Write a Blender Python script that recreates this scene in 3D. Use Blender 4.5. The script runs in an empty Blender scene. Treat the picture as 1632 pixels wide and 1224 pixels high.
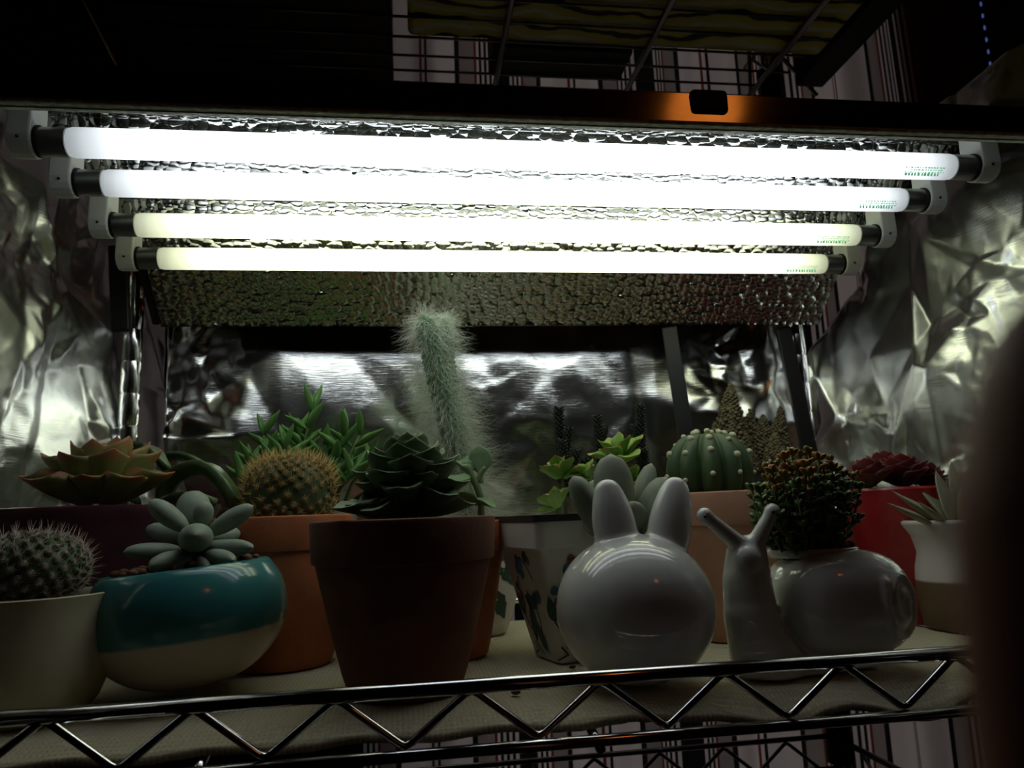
import bpy, bmesh, math, random
import numpy as np
from mathutils import Vector, Matrix, noise
random.seed(7); rng = np.random.default_rng(7)
sc = bpy.context.scene
COL = sc.collection
PI = math.pi

# ------------------------------------------------------------------ camera
F_PX, H_EYE = 1200.0, 0.105
PSI, PIT, ROL = math.radians(8.0), math.radians(9.9), math.radians(2.2)
fw = Vector((math.sin(PSI)*math.cos(PIT), math.cos(PSI)*math.cos(PIT), math.sin(PIT)))
rt0 = Vector((math.cos(PSI), -math.sin(PSI), 0)); up0 = rt0.cross(fw)
rt = rt0*math.cos(ROL) - up0*math.sin(ROL); up = rt.cross(fw)
EYE = Vector((0, 0, H_EYE))
cam_d = bpy.data.cameras.new('camera'); cam = bpy.data.objects.new('camera', cam_d); COL.objects.link(cam)
cam.matrix_world = Matrix(((rt.x, up.x, -fw.x, EYE.x), (rt.y, up.y, -fw.y, EYE.y), (rt.z, up.z, -fw.z, EYE.z), (0, 0, 0, 1)))
cam_d.sensor_width = 36; cam_d.lens = 36*F_PX/1632; cam_d.clip_start = 0.004; cam_d.clip_end = 30
cam_d.dof.use_dof = True; cam_d.dof.focus_distance = 0.52; cam_d.dof.aperture_fstop = 13
sc.camera = cam
# ------------------------------------------------------------------ world, lamps, exposure
w = bpy.data.worlds.new('dusk'); sc.world = w; w.use_nodes = True
w.node_tree.nodes['Background'].inputs[0].default_value = (1.0, 0.9, 0.82, 1)
w.node_tree.nodes['Background'].inputs[1].default_value = 0.42
TUBE_STRENGTH = 3.2
def lamp(name, loc, energy, color, size):
    d = bpy.data.lights.new(name, 'POINT'); d.energy = energy; d.color = color; d.shadow_soft_size = size
    o = bpy.data.objects.new(name, d); o.location = loc; COL.objects.link(o); return o
lamp('warm_room_lamp', (0.72, -0.65, 1.21), 0.6, (1.0, 0.27, 0.035), 0.085)
vs = sc.view_settings
sc.display_settings.display_device = 'sRGB'
vs.view_transform = 'Standard'; vs.look = 'None'; vs.gamma = 1; vs.use_curve_mapping = False; vs.exposure = 0.0
sc.cycles.use_denoising = True
sc.cycles.max_bounces = 9; sc.cycles.glossy_bounces = 6; sc.cycles.diffuse_bounces = 4
sc.cycles.sample_clamp_indirect = 4.0

def at(x, y, Y):
    d = fw + rt*((x-816)/F_PX) - up*((y-612)/F_PX)
    return EYE + d*(Y/d.y)
def atZ(x, y, z):
    d = fw + rt*((x-816)/F_PX) - up*((y-612)/F_PX)
    return EYE + d*((z-H_EYE)/d.z)
def ppm(p): return F_PX/((Vector(p)-EYE).dot(fw))       # pixels per metre at a point

# ------------------------------------------------------------------ materials
def lin(c): return tuple(((v/255+0.055)/1.055)**2.4 if v/255 > 0.04045 else v/255/12.92 for v in c)
def new_mat(name):
    m = bpy.data.materials.new(name); m.use_nodes = True
    nt = m.node_tree; return m, nt, nt.nodes['Principled BSDF']
def N(nt, t, **k):
    n = nt.nodes.new(t)
    for a, b in k.items():
        if a.startswith('i_'): n.inputs[int(a[2:]) if a[2:].isdigit() else a[2:]].default_value = b
        else: setattr(n, a, b)
    return n
def mat(name, col, rough=0.5, metal=0.0, coat=0.0, var=0.15, scale=60.0, bump=0.0, bscale=300.0, spec=0.5, sheen=0.0):
    m, nt, b = new_mat(name)
    b.inputs['Roughness'].default_value = rough; b.inputs['Metallic'].default_value = metal
    b.inputs['Coat Weight'].default_value = coat; b.inputs['Coat Roughness'].default_value = 0.06
    b.inputs['Specular IOR Level'].default_value = spec; b.inputs['Sheen Weight'].default_value = sheen
    tc = N(nt, 'ShaderNodeTexCoord'); no = N(nt, 'ShaderNodeTexNoise'); no.inputs['Scale'].default_value = scale; no.inputs['Detail'].default_value = 4
    nt.links.new(tc.outputs['Object'], no.inputs['Vector'])
    r = N(nt, 'ShaderNodeValToRGB')
    r.color_ramp.elements[0].position = 0.3; r.color_ramp.elements[1].position = 0.7
    r.color_ramp.elements[0].color = tuple(c*(1-var) for c in col)+(1,); r.color_ramp.elements[1].color = tuple(min(1, c*(1+var)) for c in col)+(1,)
    nt.links.new(no.outputs['Fac'], r.inputs['Fac']); nt.links.new(r.outputs['Color'], b.inputs['Base Color'])
    if bump:
        n2 = N(nt, 'ShaderNodeTexNoise'); n2.inputs['Scale'].default_value = bscale; n2.inputs['Detail'].default_value = 3
        nt.links.new(tc.outputs['Object'], n2.inputs['Vector'])
        bp = N(nt, 'ShaderNodeBump'); bp.inputs['Strength'].default_value = bump; bp.inputs['Distance'].default_value = 0.001
        nt.links.new(n2.outputs['Fac'], bp.inputs['Height']); nt.links.new(bp.outputs['Normal'], b.inputs['Normal'])
    return m
def leaf_mat(name, body, edge, start=0.75, rough=0.5, base=None, sub=0.0, side=0.42):
    """leaf colour with a differently coloured tip and margin (a trait of the leaf, along its own length)"""
    m, nt, b = new_mat(name); b.inputs['Roughness'].default_value = rough
    tc = N(nt, 'ShaderNodeTexCoord'); sp = N(nt, 'ShaderNodeSeparateXYZ'); nt.links.new(tc.outputs['Generated'], sp.inputs[0])
    ax = N(nt, 'ShaderNodeMath', operation='SUBTRACT', i_1=0.5); nt.links.new(sp.outputs['X'], ax.inputs[0])
    ab = N(nt, 'ShaderNodeMath', operation='ABSOLUTE'); nt.links.new(ax.outputs[0], ab.inputs[0])
    e1 = N(nt, 'ShaderNodeMapRange', i_1=side, i_2=0.5); nt.links.new(ab.outputs[0], e1.inputs[0])
    e2 = N(nt, 'ShaderNodeMapRange', i_1=start, i_2=1.0); nt.links.new(sp.outputs['Y'], e2.inputs[0])
    mx = N(nt, 'ShaderNodeMath', operation='MAXIMUM'); nt.links.new(e1.outputs[0], mx.inputs[0]); nt.links.new(e2.outputs[0], mx.inputs[1])
    no = N(nt, 'ShaderNodeTexNoise'); no.inputs['Scale'].default_value = 4; nt.links.new(tc.outputs['Generated'], no.inputs['Vector'])
    mixn = N(nt, 'ShaderNodeMix', data_type='RGBA'); mixn.inputs['A'].default_value = tuple(c*0.75 for c in body)+(1,); mixn.inputs['B'].default_value = tuple(c*1.25 for c in body)+(1,)
    nt.links.new(no.outputs['Fac'], mixn.inputs['Factor'])
    mi = N(nt, 'ShaderNodeMix', data_type='RGBA'); mi.inputs['B'].default_value = edge+(1,)
    nt.links.new(mx.outputs[0], mi.inputs['Factor']); nt.links.new(mixn.outputs['Result'], mi.inputs['A'])
    nt.links.new(mi.outputs['Result'], b.inputs['Base Color'])
    if sub:
        b.inputs['Subsurface Weight'].default_value = sub; b.inputs['Subsurface Radius'].default_value = (0.3, 0.5, 0.1); b.inputs['Subsurface Scale'].default_value = 0.004
    return m
def emit_tube(name, col, x0, x1):
    m, nt, b = new_mat(name); b.inputs['Base Color'].default_value = (0.8, 0.82, 0.8, 1); b.inputs['Roughness'].default_value = 0.25
    tc = N(nt, 'ShaderNodeTexCoord'); sp = N(nt, 'ShaderNodeSeparateXYZ'); nt.links.new(tc.outputs['Generated'], sp.inputs[0])
    r = N(nt, 'ShaderNodeValToRGB'); r.color_ramp.interpolation = 'B_SPLINE'
    els = [(0, .09), (.02, .16), (.06, .5), (.13, 1), (.87, 1), (.94, .5), (.98, .16), (1, .09)]
    while len(r.color_ramp.elements) < len(els): r.color_ramp.elements.new(0.5)
    for e, (p, v) in zip(r.color_ramp.elements, els): e.position = p; e.color = (v, v, v, 1)
    nt.links.new(sp.outputs['X'], r.inputs['Fac'])
    mu = N(nt, 'ShaderNodeMath', operation='MULTIPLY', i_1=TUBE_STRENGTH); nt.links.new(r.outputs['Color'], mu.inputs[0])
    b.inputs['Emission Color'].default_value = col+(1,); nt.links.new(mu.outputs[0], b.inputs['Emission Strength'])
    return m
def hammered(name):
    m, nt, b = new_mat(name)
    b.inputs['Metallic'].default_value = 1; b.inputs['Roughness'].default_value = 0.10; b.inputs['Base Color'].default_value = (0.55, 0.56, 0.55, 1)
    tc = N(nt, 'ShaderNodeTexCoord')
    wn = N(nt, 'ShaderNodeTexNoise'); wn.inputs['Scale'].default_value = 90; nt.links.new(tc.outputs['Object'], wn.inputs['Vector'])
    sub = N(nt, 'ShaderNodeVectorMath', operation='SCALE'); sub.inputs['Scale'].default_value = 0.0022; nt.links.new(wn.outputs['Color'], sub.inputs[0])
    ad = N(nt, 'ShaderNodeVectorMath', operation='ADD'); nt.links.new(tc.outputs['Object'], ad.inputs[0]); nt.links.new(sub.outputs[0], ad.inputs[1])
    vo = N(nt, 'ShaderNodeTexVoronoi', feature='DISTANCE_TO_EDGE'); vo.inputs['Scale'].default_value = 150
    nt.links.new(ad.outputs[0], vo.inputs['Vector'])
    v2 = N(nt, 'ShaderNodeTexVoronoi', feature='SMOOTH_F1'); v2.inputs['Scale'].default_value = 150; v2.inputs['Smoothness'].default_value = .06; v2.inputs['Randomness'].default_value = .8; nt.links.new(ad.outputs[0], v2.inputs['Vector'])
    pw = N(nt, 'ShaderNodeMath', operation='POWER', i_1=3.0); nt.links.new(v2.outputs['Distance'], pw.inputs[0])
    bp = N(nt, 'ShaderNodeBump'); bp.inputs['Strength'].default_value = 1.0; bp.inputs['Distance'].default_value = 0.0021; bp.invert = True
    nt.links.new(pw.outputs[0], bp.inputs['Height'])
    c0 = N(nt, 'ShaderNodeVectorMath', operation='SUBTRACT'); c0.inputs[1].default_value = (.5, .5, .5); nt.links.new(v2.outputs['Color'], c0.inputs[0])
    c1 = N(nt, 'ShaderNodeVectorMath', operation='SCALE'); c1.inputs['Scale'].default_value = 0.08; nt.links.new(c0.outputs[0], c1.inputs[0])
    c2 = N(nt, 'ShaderNodeVectorMath', operation='ADD'); nt.links.new(bp.outputs['Normal'], c2.inputs[0]); nt.links.new(c1.outputs[0], c2.inputs[1])
    c3 = N(nt, 'ShaderNodeVectorMath', operation='NORMALIZE'); nt.links.new(c2.outputs[0], c3.inputs[0]); nt.links.new(c3.outputs[0], b.inputs['Normal'])
    return m
def foil_mat(name, rough):
    m, nt, b = new_mat(name)
    b.inputs['Metallic'].default_value = 1; b.inputs['Roughness'].default_value = rough; b.inputs['Base Color'].default_value = (0.84, 0.85, 0.85, 1)
    tc = N(nt, 'ShaderNodeTexCoord'); mp = N(nt, 'ShaderNodeMapping'); mp.inputs['Scale'].default_value = (60, 60, 900)
    nt.links.new(tc.outputs['Object'], mp.inputs['Vector'])
    n1 = N(nt, 'ShaderNodeTexNoise'); n1.inputs['Scale'].default_value = 1; n1.inputs['Detail'].default_value = 3; nt.links.new(mp.outputs[0], n1.inputs['Vector'])
    bp = N(nt, 'ShaderNodeBump'); bp.inputs['Strength'].default_value = 0.18; bp.inputs['Distance'].default_value = 0.0006
    nt.links.new(n1.outputs['Fac'], bp.inputs['Height']); nt.links.new(bp.outputs['Normal'], b.inputs['Normal'])
    return m
def weave_mat(name, col):
    m, nt, b = new_mat(name); b.inputs['Roughness'].default_value = 0.9; b.inputs['Sheen Weight'].default_value = 0.2
    tc = N(nt, 'ShaderNodeTexCoord')
    w1 = N(nt, 'ShaderNodeTexWave', bands_direction='X'); w1.inputs['Scale'].default_value = 110; w1.inputs['Distortion'].default_value = 2.5; w1.inputs['Detail Scale'].default_value = 40
    w2 = N(nt, 'ShaderNodeTexWave', bands_direction='Y'); w2.inputs['Scale'].default_value = 70; w2.inputs['Distortion'].default_value = 2.5; w2.inputs['Detail Scale'].default_value = 40
    for x in (w1, w2): nt.links.new(tc.outputs['Object'], x.inputs['Vector'])
    mu = N(nt, 'ShaderNodeMath', operation='MULTIPLY'); nt.links.new(w1.outputs['Fac'], mu.inputs[0]); nt.links.new(w2.outputs['Fac'], mu.inputs[1])
    r = N(nt, 'ShaderNodeValToRGB'); r.color_ramp.elements[0].color = tuple(c*0.72 for c in col)+(1,); r.color_ramp.elements[1].color = col+(1,)
    r.color_ramp.elements[1].position = 0.5
    nt.links.new(mu.outputs[0], r.inputs['Fac']); nt.links.new(r.outputs['Color'], b.inputs['Base Color'])
    bp = N(nt, 'ShaderNodeBump'); bp.inputs['Strength'].default_value = 0.7; bp.inputs['Distance'].default_value = 0.0012
    nt.links.new(mu.outputs[0], bp.inputs['Height']); nt.links.new(bp.outputs['Normal'], b.inputs['Normal'])
    return m
def curtain_mat(name, x0, period):
    m, nt, b = new_mat(name); b.inputs['Roughness'].default_value = 0.9
    tc = N(nt, 'ShaderNodeTexCoord'); sp = N(nt, 'ShaderNodeSeparateXYZ'); nt.links.new(tc.outputs['UV'], sp.inputs[0])
    a = N(nt, 'ShaderNodeMath', operation='SUBTRACT', i_1=x0); nt.links.new(sp.outputs['X'], a.inputs[0])
    d = N(nt, 'ShaderNodeMath', operation='DIVIDE', i_1=period); nt.links.new(a.outputs[0], d.inputs[0])
    fr = N(nt, 'ShaderNodeMath', operation='FRACT'); nt.links.new(d.outputs[0], fr.inputs[0])
    r = N(nt, 'ShaderNodeValToRGB'); r.color_ramp.interpolation = 'CONSTANT'
    Wt, Gy, Bk, Rd = (.62, .58, .60), (.26, .235, .225), (.012, .012, .014), (.15, .025, .022)
    seq = [(48, Wt), (8, Bk), (27, Gy), (4, Rd), (4, Wt), (4, Bk), (4, Wt), (4, Bk), (4, Wt), (4, Bk), (5, Wt), (30, Bk), (5, Wt), (4, Bk), (4, Wt), (4, Bk), (4, Wt), (4, Rd), (22, Gy), (9, Bk), (44, Wt), (4, Rd), (5, Wt), (5, Bk)]
    tot = sum(s[0] for s in seq); acc = 0
    while len(r.color_ramp.elements) < len(seq): r.color_ramp.elements.new(0.5)
    for e, (wd, c) in zip(r.color_ramp.elements, seq): e.position = acc/tot; e.color = c+(1,); acc += wd
    nt.links.new(fr.outputs[0], r.inputs['Fac']); nt.links.new(r.outputs['Color'], b.inputs['Base Color'])
    tr = N(nt, 'ShaderNodeBsdfTranslucent'); nt.links.new(r.outputs['Color'], tr.inputs['Color'])
    mx = N(nt, 'ShaderNodeMixShader', i_0=0.45); out = nt.nodes['Material Output']
    nt.links.new(b.outputs[0], mx.inputs[1]); nt.links.new(tr.outputs[0], mx.inputs[2]); nt.links.new(mx.outputs[0], out.inputs['Surface'])
    return m
def two_tone(name, top, low, z, rough=0.2, wob=0.002):
    m, nt, b = new_mat(name); b.inputs['Roughness'].default_value = rough; b.inputs['Coat Weight'].default_value = 0.4 if rough < .3 else 0
    tc = N(nt, 'ShaderNodeTexCoord'); sp = N(nt, 'ShaderNodeSeparateXYZ'); nt.links.new(tc.outputs['Object'], sp.inputs[0])
    no = N(nt, 'ShaderNodeTexNoise'); no.inputs['Scale'].default_value = 30; nt.links.new(tc.outputs['Object'], no.inputs['Vector'])
    s = N(nt, 'ShaderNodeMath', operation='MULTIPLY_ADD', i_1=wob); nt.links.new(no.outputs['Fac'], s.inputs[0]); nt.links.new(sp.outputs['Z'], s.inputs[2])
    mr = N(nt, 'ShaderNodeMapRange', i_1=z, i_2=z+0.002); nt.links.new(s.outputs[0], mr.inputs[0])
    mi = N(nt, 'ShaderNodeMix', data_type='RGBA'); mi.inputs['A'].default_value = low+(1,); mi.inputs['B'].default_value = top+(1,)
    nt.links.new(mr.outputs[0], mi.inputs['Factor']); nt.links.new(mi.outputs['Result'], b.inputs['Base Color'])
    return m

M = {}
M['chrome'] = mat('chrome', (.72, .72, .74), .13, 1, var=.06)
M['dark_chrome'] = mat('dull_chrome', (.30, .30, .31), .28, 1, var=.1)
M['black_plastic'] = mat('black_plastic', (.007, .007, .008), .5, spec=.3)
M['housing'] = mat('black_painted_steel', (.22, .21, .21), .09, 1)
M['white_plastic'] = mat('white_plastic', (.62, .63, .58), .4, var=.05)
M['cap'] = mat('lamp_cap_metal', (.34, .35, .35), .3, 1, var=.08)
M['tube_cool'] = emit_tube('cool_white_tube', (.88, .95, 1.0), 0, 1)
M['tube_warm'] = emit_tube('warm_green_tube', (.94, 1.0, .66), 0, 1)
M['green_ink'] = mat('green_ink_on_lit_glass', (.08, .40, .22), .6); _b = M['green_ink'].node_tree.nodes['Principled BSDF']; _b.inputs['Emission Color'].default_value = (.16, .62, .34, 1); _b.inputs['Emission Strength'].default_value = .45  # printed ink; added emission stands in for tube light shining through it
M['hammer'] = hammered('hammered_aluminium')
M['foil'] = foil_mat('aluminium_foil_shiny_side', .15); M['foil_matt'] = foil_mat('aluminium_foil_matt_side', .27)
M['mat'] = weave_mat('cream_weave', (.80, .71, .48))
M['terra'] = mat('terracotta_dark', (.15, .055, .03), .85, var=.25, scale=40, bump=.2)
M['terra_orange'] = mat('terracotta_orange', (.42, .125, .045), .8, var=.2, scale=35, bump=.2)
M['terra_pink'] = mat('terracotta_pale', (.46, .24, .155), .85, var=.12, scale=30, bump=.15)
M['purple'] = mat('aubergine_glaze', (.10, .030, .045), .3, coat=.2)
M['cream'] = mat('cream_glaze', (.55, .52, .36), .3, coat=.2, var=.06)
M['teal'] = two_tone('teal_dip_glaze', (.05, .25, .25), (.60, .52, .38), 0.032)
M['blue_pot'] = mat('pale_blue_glaze', (.34, .50, .55), .3, var=.06)
M['white_glaze'] = mat('white_glazed_ceramic', (.66, .665, .63), .12, coat=.5, var=.03, scale=20)
M['white_matt'] = mat('white_bisque', (.62, .60, .58), .55, var=.05)
M['jar'] = two_tone('white_glaze_over_clay', (.60, .56, .56), (.14, .09, .05), 0.034, rough=.55, wob=.001)
M['red_glaze'] = mat('red_glaze', (.42, .020, .028), .3, coat=.2, var=.1)
M['black_paint'] = mat('black_paint', (.015, .018, .02), .5)
M['print_green'] = mat('painted_green', (.02, .07, .045), .5)
M['print_blue'] = mat('painted_blue', (.05, .12, .20), .5)
M['print_red'] = mat('painted_red', (.22, .06, .05), .5)
M['soil'] = mat('soil', (.07, .045, .03), .95, var=.5, scale=300, bump=1, bscale=500)
M['pebble'] = mat('pebble', (.40, .33, .24), .8, var=.25, scale=90)
M['pebble_brown'] = mat('brown_grit', (.17, .085, .05), .85, var=.4, scale=200)
M['ech_green'] = leaf_mat('rosette_green', (.085, .155, .065), (.26, .33, .16), .92, .5, side=.44)
M['ech_red'] = leaf_mat('olive_red_edge', (.22, .235, .08), (.42, .12, .06), .72, .5)
M['ech_lime'] = leaf_mat('lime_red_tip', (.20, .36, .055), (.48, .22, .06), .84, .45)
M['semper'] = leaf_mat('sempervivum', (.12, .055, .04), (.24, .022, .03), .5, .6)
M['pale_leaf'] = leaf_mat('pale_pointed_leaf', (.34, .35, .24), (.42, .40, .30), .8, .55)
M['delo'] = leaf_mat('fuzzy_leaf', (.085, .22, .05), (.22, .36, .15), .93, .7, side=.44)
M['pachy'] = leaf_mat('moonstone_leaf', (.25, .31, .25), (.34, .37, .24), .93, .6, side=.49)
M['pachy_grey'] = leaf_mat('moonstone_grey', (.20, .235, .165), (.30, .29, .20), .93, .6, side=.49)
M['kalan'] = leaf_mat('spoon_leaf', (.13, .22, .10), (.20, .27, .13), .9, .6)
M['arch'] = mat('dark_strap_leaf', (.075, .125, .045), .42, var=.2)
M['cras_green'] = leaf_mat('small_leaf_green', (.055, .13, .03), (.16, .20, .04), .7, .35)
M['cras_orange'] = leaf_mat('small_leaf_orange', (.20, .16, .03), (.45, .15, .03), .4, .4)
M['stem'] = mat('stem_green', (.11, .16, .06), .6)
M['stem_brown'] = mat('stem_brown', (.10, .07, .04), .8)
M['cactus'] = mat('cactus_green', (.045, .085, .032), .55, var=.2, bump=.2)
M['cactus_ribbed'] = mat('ribbed_cactus_green', (.045, .085, .028), .5, var=.2)
M['tuft'] = mat('areole_wool', (.52, .52, .34), .9)
M['hairy_body'] = mat('hairy_cactus_green', (.17, .30, .17), .7, var=.3, scale=500)
M['hair'] = mat('white_hair', (.62, .66, .56), .6, var=.05)
M['gold'] = mat('golden_spine', (.50, .33, .11), .5, var=.2)
M['pink_spine'] = mat('pink_white_spine', (.52, .42, .38), .5, var=.25)
M['monst'] = mat('brown_monstrose', (.10, .082, .04), .8, var=.35, scale=300)
M['spire'] = mat('dark_spire', (.014, .022, .009), .7)
M['skin'] = mat('skin', (.42, .17, .10), .6, var=.1)
M['nail'] = mat('nail', (.26, .13, .10), .35)
M['wall'] = mat('dark_wall', (.055, .035, .026), .8)
M['floor'] = mat('dark_floor', (.05, .035, .025), .6)
M['yellow'] = None
M['board'] = mat('dark_wood', (.03, .014, .010), .6, var=.4, scale=15)
M['carton'] = mat('black_carton', (.014, .015, .013), .6)
M['window_frame'] = mat('window_frame', (.06, .05, .045), .5)
M['chain'] = mat('painted_glint_bead', (.3, .42, .8), .2, var=.05); _b = M['chain'].node_tree.nodes['Principled BSDF']; _b.inputs['Emission Color'].default_value = (.16, .30, 1, 1); _b.inputs['Emission Strength'].default_value = .22  # beads are no lamps; blue emission is painted on for their glint
M['thread'] = mat('pale_thread', (.92, .88, .82), .5, var=.05)
def yellow_mat():
    m, nt, b = new_mat('yellow_print_cloth'); b.inputs['Roughness'].default_value = .6
    tc = N(nt, 'ShaderNodeTexCoord')
    wv = N(nt, 'ShaderNodeTexWave', bands_direction='Y'); wv.inputs['Scale'].default_value = 10; wv.inputs['Distortion'].default_value = 5; wv.inputs['Detail'].default_value = 2; wv.inputs['Detail Scale'].default_value = 1.4
    nt.links.new(tc.outputs['Object'], wv.inputs['Vector'])
    r = N(nt, 'ShaderNodeValToRGB'); r.color_ramp.elements[0].color = (.012, .012, .006, 1); r.color_ramp.elements[0].position = .06
    r.color_ramp.elements[1].color = (.72, .58, .08, 1); r.color_ramp.elements[1].position = .16
    e = r.color_ramp.elements.new(.9); e.color = (.80, .68, .14, 1); e = r.color_ramp.elements.new(.99); e.color = (.8, .8, .6, 1)
    nt.links.new(wv.outputs['Fac'], r.inputs['Fac']); nt.links.new(r.outputs['Color'], b.inputs['Base Color'])
    return m
M['yellow'] = yellow_mat()

# ------------------------------------------------------------------ object helpers
def thing(name, label, cat, loc=(0, 0, 0), rot=(0, 0, 0), group=None):
    o = bpy.data.objects.new(name, None); o.empty_display_size = .02; COL.objects.link(o)
    o.location = loc; o.rotation_euler = rot; o['label'] = label; o['category'] = cat
    if group: o['group'] = group
    return o
def tag(o, label, cat, group=None):
    o['label'] = label; o['category'] = cat
    if group: o['group'] = group
    return o
def link(name, me, m=None, parent=None, loc=None, mw=None):
    o = bpy.data.objects.new(name, me); COL.objects.link(o)
    if m is not None and not me.materials: me.materials.append(m)
    if parent is not None: o.parent = parent
    if mw is not None: o.matrix_local = mw
    elif loc is not None: o.location = loc
    return o
def struct(o): o['kind'] = 'structure'; return o
def stuff(o): o['kind'] = 'stuff'; return o
def mk(name, v, f, smooth=True):
    me = bpy.data.meshes.new(name); me.from_pydata([tuple(p) for p in v], [], f); me.update()
    if smooth: me.polygons.foreach_set('use_smooth', [True]*len(me.polygons))
    return me
class B:
    """collects shapes into one mesh"""
    def __init__(s): s.v = []; s.f = []
    def add(s, v, f):
        k = len(s.v); s.v += [tuple(p) for p in v]; s.f += [tuple(i+k for i in q) for q in f]; return s
    def box(s, c, d, R=None):
        vs = [Vector((x*d[0]/2, y*d[1]/2, z*d[2]/2)) for x in (-1, 1) for y in (-1, 1) for z in (-1, 1)]
        if R: vs = [R @ p for p in vs]
        return s.add([p+Vector(c) for p in vs], [(0, 1, 3, 2), (4, 6, 7, 5), (0, 4, 5, 1), (2, 3, 7, 6), (0, 2, 6, 4), (1, 5, 7, 3)])
    def tube(s, pts, r, n=10, cap=True):
        pts = [Vector(p) for p in pts]; rs = r if isinstance(r, (list, tuple)) else [r]*len(pts); v = []
        t0 = (pts[1]-pts[0]).normalized(); ref = Vector((0, 0, 1)) if abs(t0.z) < .9 else Vector((1, 0, 0))
        a = t0.cross(ref).normalized()
        for i, p in enumerate(pts):
            t = (pts[min(i+1, len(pts)-1)]-pts[max(i-1, 0)]).normalized()
            a = (a - t*a.dot(t)).normalized(); b = t.cross(a)
            v += [p+(a*math.cos(2*PI*k/n)+b*math.sin(2*PI*k/n))*rs[i] for k in range(n)]
        f = [(i*n+k, i*n+(k+1) % n, (i+1)*n+(k+1) % n, (i+1)*n+k) for i in range(len(pts)-1) for k in range(n)]
        if cap: f += [tuple(range(n-1, -1, -1)), tuple((len(pts)-1)*n+k for k in range(n))]
        return s.add(v, f)
    def lathe(s, prof, n=48, c=(0, 0, 0), sx=1, sy=1):
        v = []; f = []
        for r, z in prof: v += [(c[0]+r*sx*math.cos(2*PI*k/n), c[1]+r*sy*math.sin(2*PI*k/n), c[2]+z) for k in range(n)]
        for i in range(len(prof)-1): f += [(i*n+k, i*n+(k+1) % n, (i+1)*n+(k+1) % n, (i+1)*n+k) for k in range(n)]
        if prof[0][0] > 1e-6: f.append(tuple(range(n-1, -1, -1)))
        if prof[-1][0] > 1e-6: f.append(tuple((len(prof)-1)*n+k for k in range(n)))
        return s.add(v, f)
    def ball(s, c, r, nu=16, nv=10, p=2.0, R=None, jit=0):
        r = (r, r, r) if isinstance(r, (int, float)) else r
        def sg(x, e): return math.copysign(abs(x)**e, x)
        v = []; e = 2/p
        for i in range(nv+1):
            th = -PI/2+PI*i/nv
            for k in range(nu):
                ph = 2*PI*k/nu
                q = Vector((r[0]*sg(math.cos(th), e)*sg(math.cos(ph), e), r[1]*sg(math.cos(th), e)*sg(math.sin(ph), e), r[2]*sg(math.sin(th), e)))
                if jit: q *= 1+jit*(noise.noise(q*90+Vector(c)*777))
                if R: q = R @ q
                v.append(q+Vector(c))
        f = [(i*nu+k, i*nu+(k+1) % nu, (i+1)*nu+(k+1) % nu, (i+1)*nu+k) for i in range(nv) for k in range(nu)]
        return s.add(v, f)
    def mesh(s, name, smooth=True):
        me = mk(name, s.v, s.f, smooth)
        bm = bmesh.new(); bm.from_mesh(me); bmesh.ops.remove_doubles(bm, verts=bm.verts, dist=1e-7); bmesh.ops.recalc_face_normals(bm, faces=bm.faces)
        bm.to_mesh(me); bm.free(); return me
    def link(s, name, m, parent=None, smooth=True, loc=None, sharp=None):
        me = s.mesh(name, smooth)
        if sharp and smooth: me.set_sharp_from_angle(angle=math.radians(sharp))
        return link(name, me, m, parent, loc)
def bevel(o, wd=.001, seg=2):
    md = o.modifiers.new('bevel', 'BEVEL'); md.width = wd; md.segments = seg; md.limit_method = 'ANGLE'; md.angle_limit = .6; return o

# unit leaves: along +Y from 0 to 1, width 1 in X, thickness 1 in Z
def unit_leaf(name, wfun, tfun, curl=0.0, cup=0.0, nt=11, nx=6):
    v = []; f = []; ring = 2*nx
    for i in range(nt):
        t = i/(nt-1); wd = max(wfun(t), .004); th = max(tfun(t), .004)
        for k in range(ring):
            a = 2*PI*k/ring; x = math.cos(a)*wd*.5; z = math.sin(a)*th*.5
            z += curl*t*t + cup*(x*x*4)*math.sin(PI*min(t*1.05, 1))
            v.append((x, t, z))
    for i in range(nt-1): f += [(i*ring+k, i*ring+(k+1) % ring, (i+1)*ring+(k+1) % ring, (i+1)*ring+k) for k in range(ring)]
    f += [tuple(range(ring-1, -1, -1)), tuple((nt-1)*ring+k for k in range(ring))]
    me = mk(name, v, f)
    bm = bmesh.new(); bm.from_mesh(me); bmesh.ops.recalc_face_normals(bm, faces=bm.faces); bm.to_mesh(me); bm.free()
    return me
def ech_w(t): return (0.46+0.54*math.sin(min(t/.62, 1)*PI/2)) * (1 if t < .62 else max(0, 1-((t-.62)/.38)**1.7))
def fat_w(t): return math.sqrt(max(0, 1-((t-.56)/.56)**2)) if t < .56 else math.sqrt(max(0, 1-((t-.56)/.44)**2))
def lance_w(t): return math.sin(PI*t**.85)**.8 if 0 < t < 1 else 0
def spoon_w(t): return .16+.0*t if t < .3 else .16+.84*math.sin(PI*min(1, (t-.3)/.7))**.6
LV = {'ech': lambda: unit_leaf('ech_leaf', ech_w, lambda t: (1-t**3)*.95+.03, .35, 1.1),
      'fat': lambda: unit_leaf('fat_leaf', fat_w, fat_w, 0, 0, 15, 8),
      'lance': lambda: unit_leaf('lance_leaf', lance_w, lance_w, .15, .5),
      'spoon': lambda: unit_leaf('spoon_leaf', spoon_w, lambda t: 1 if t < .9 else .5, .5, -.6, 13, 7),
      'small': lambda: unit_leaf('small_leaf', lambda t: fat_w(t)**.9, fat_w, .25, .3, 7, 4)}
LC = {}
def leaf_mesh(kind, matkey):
    k = (kind, matkey)
    if k not in LC: LC[k] = LV[kind](); LC[k].materials.append(M[matkey])
    return LC[k]
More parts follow.
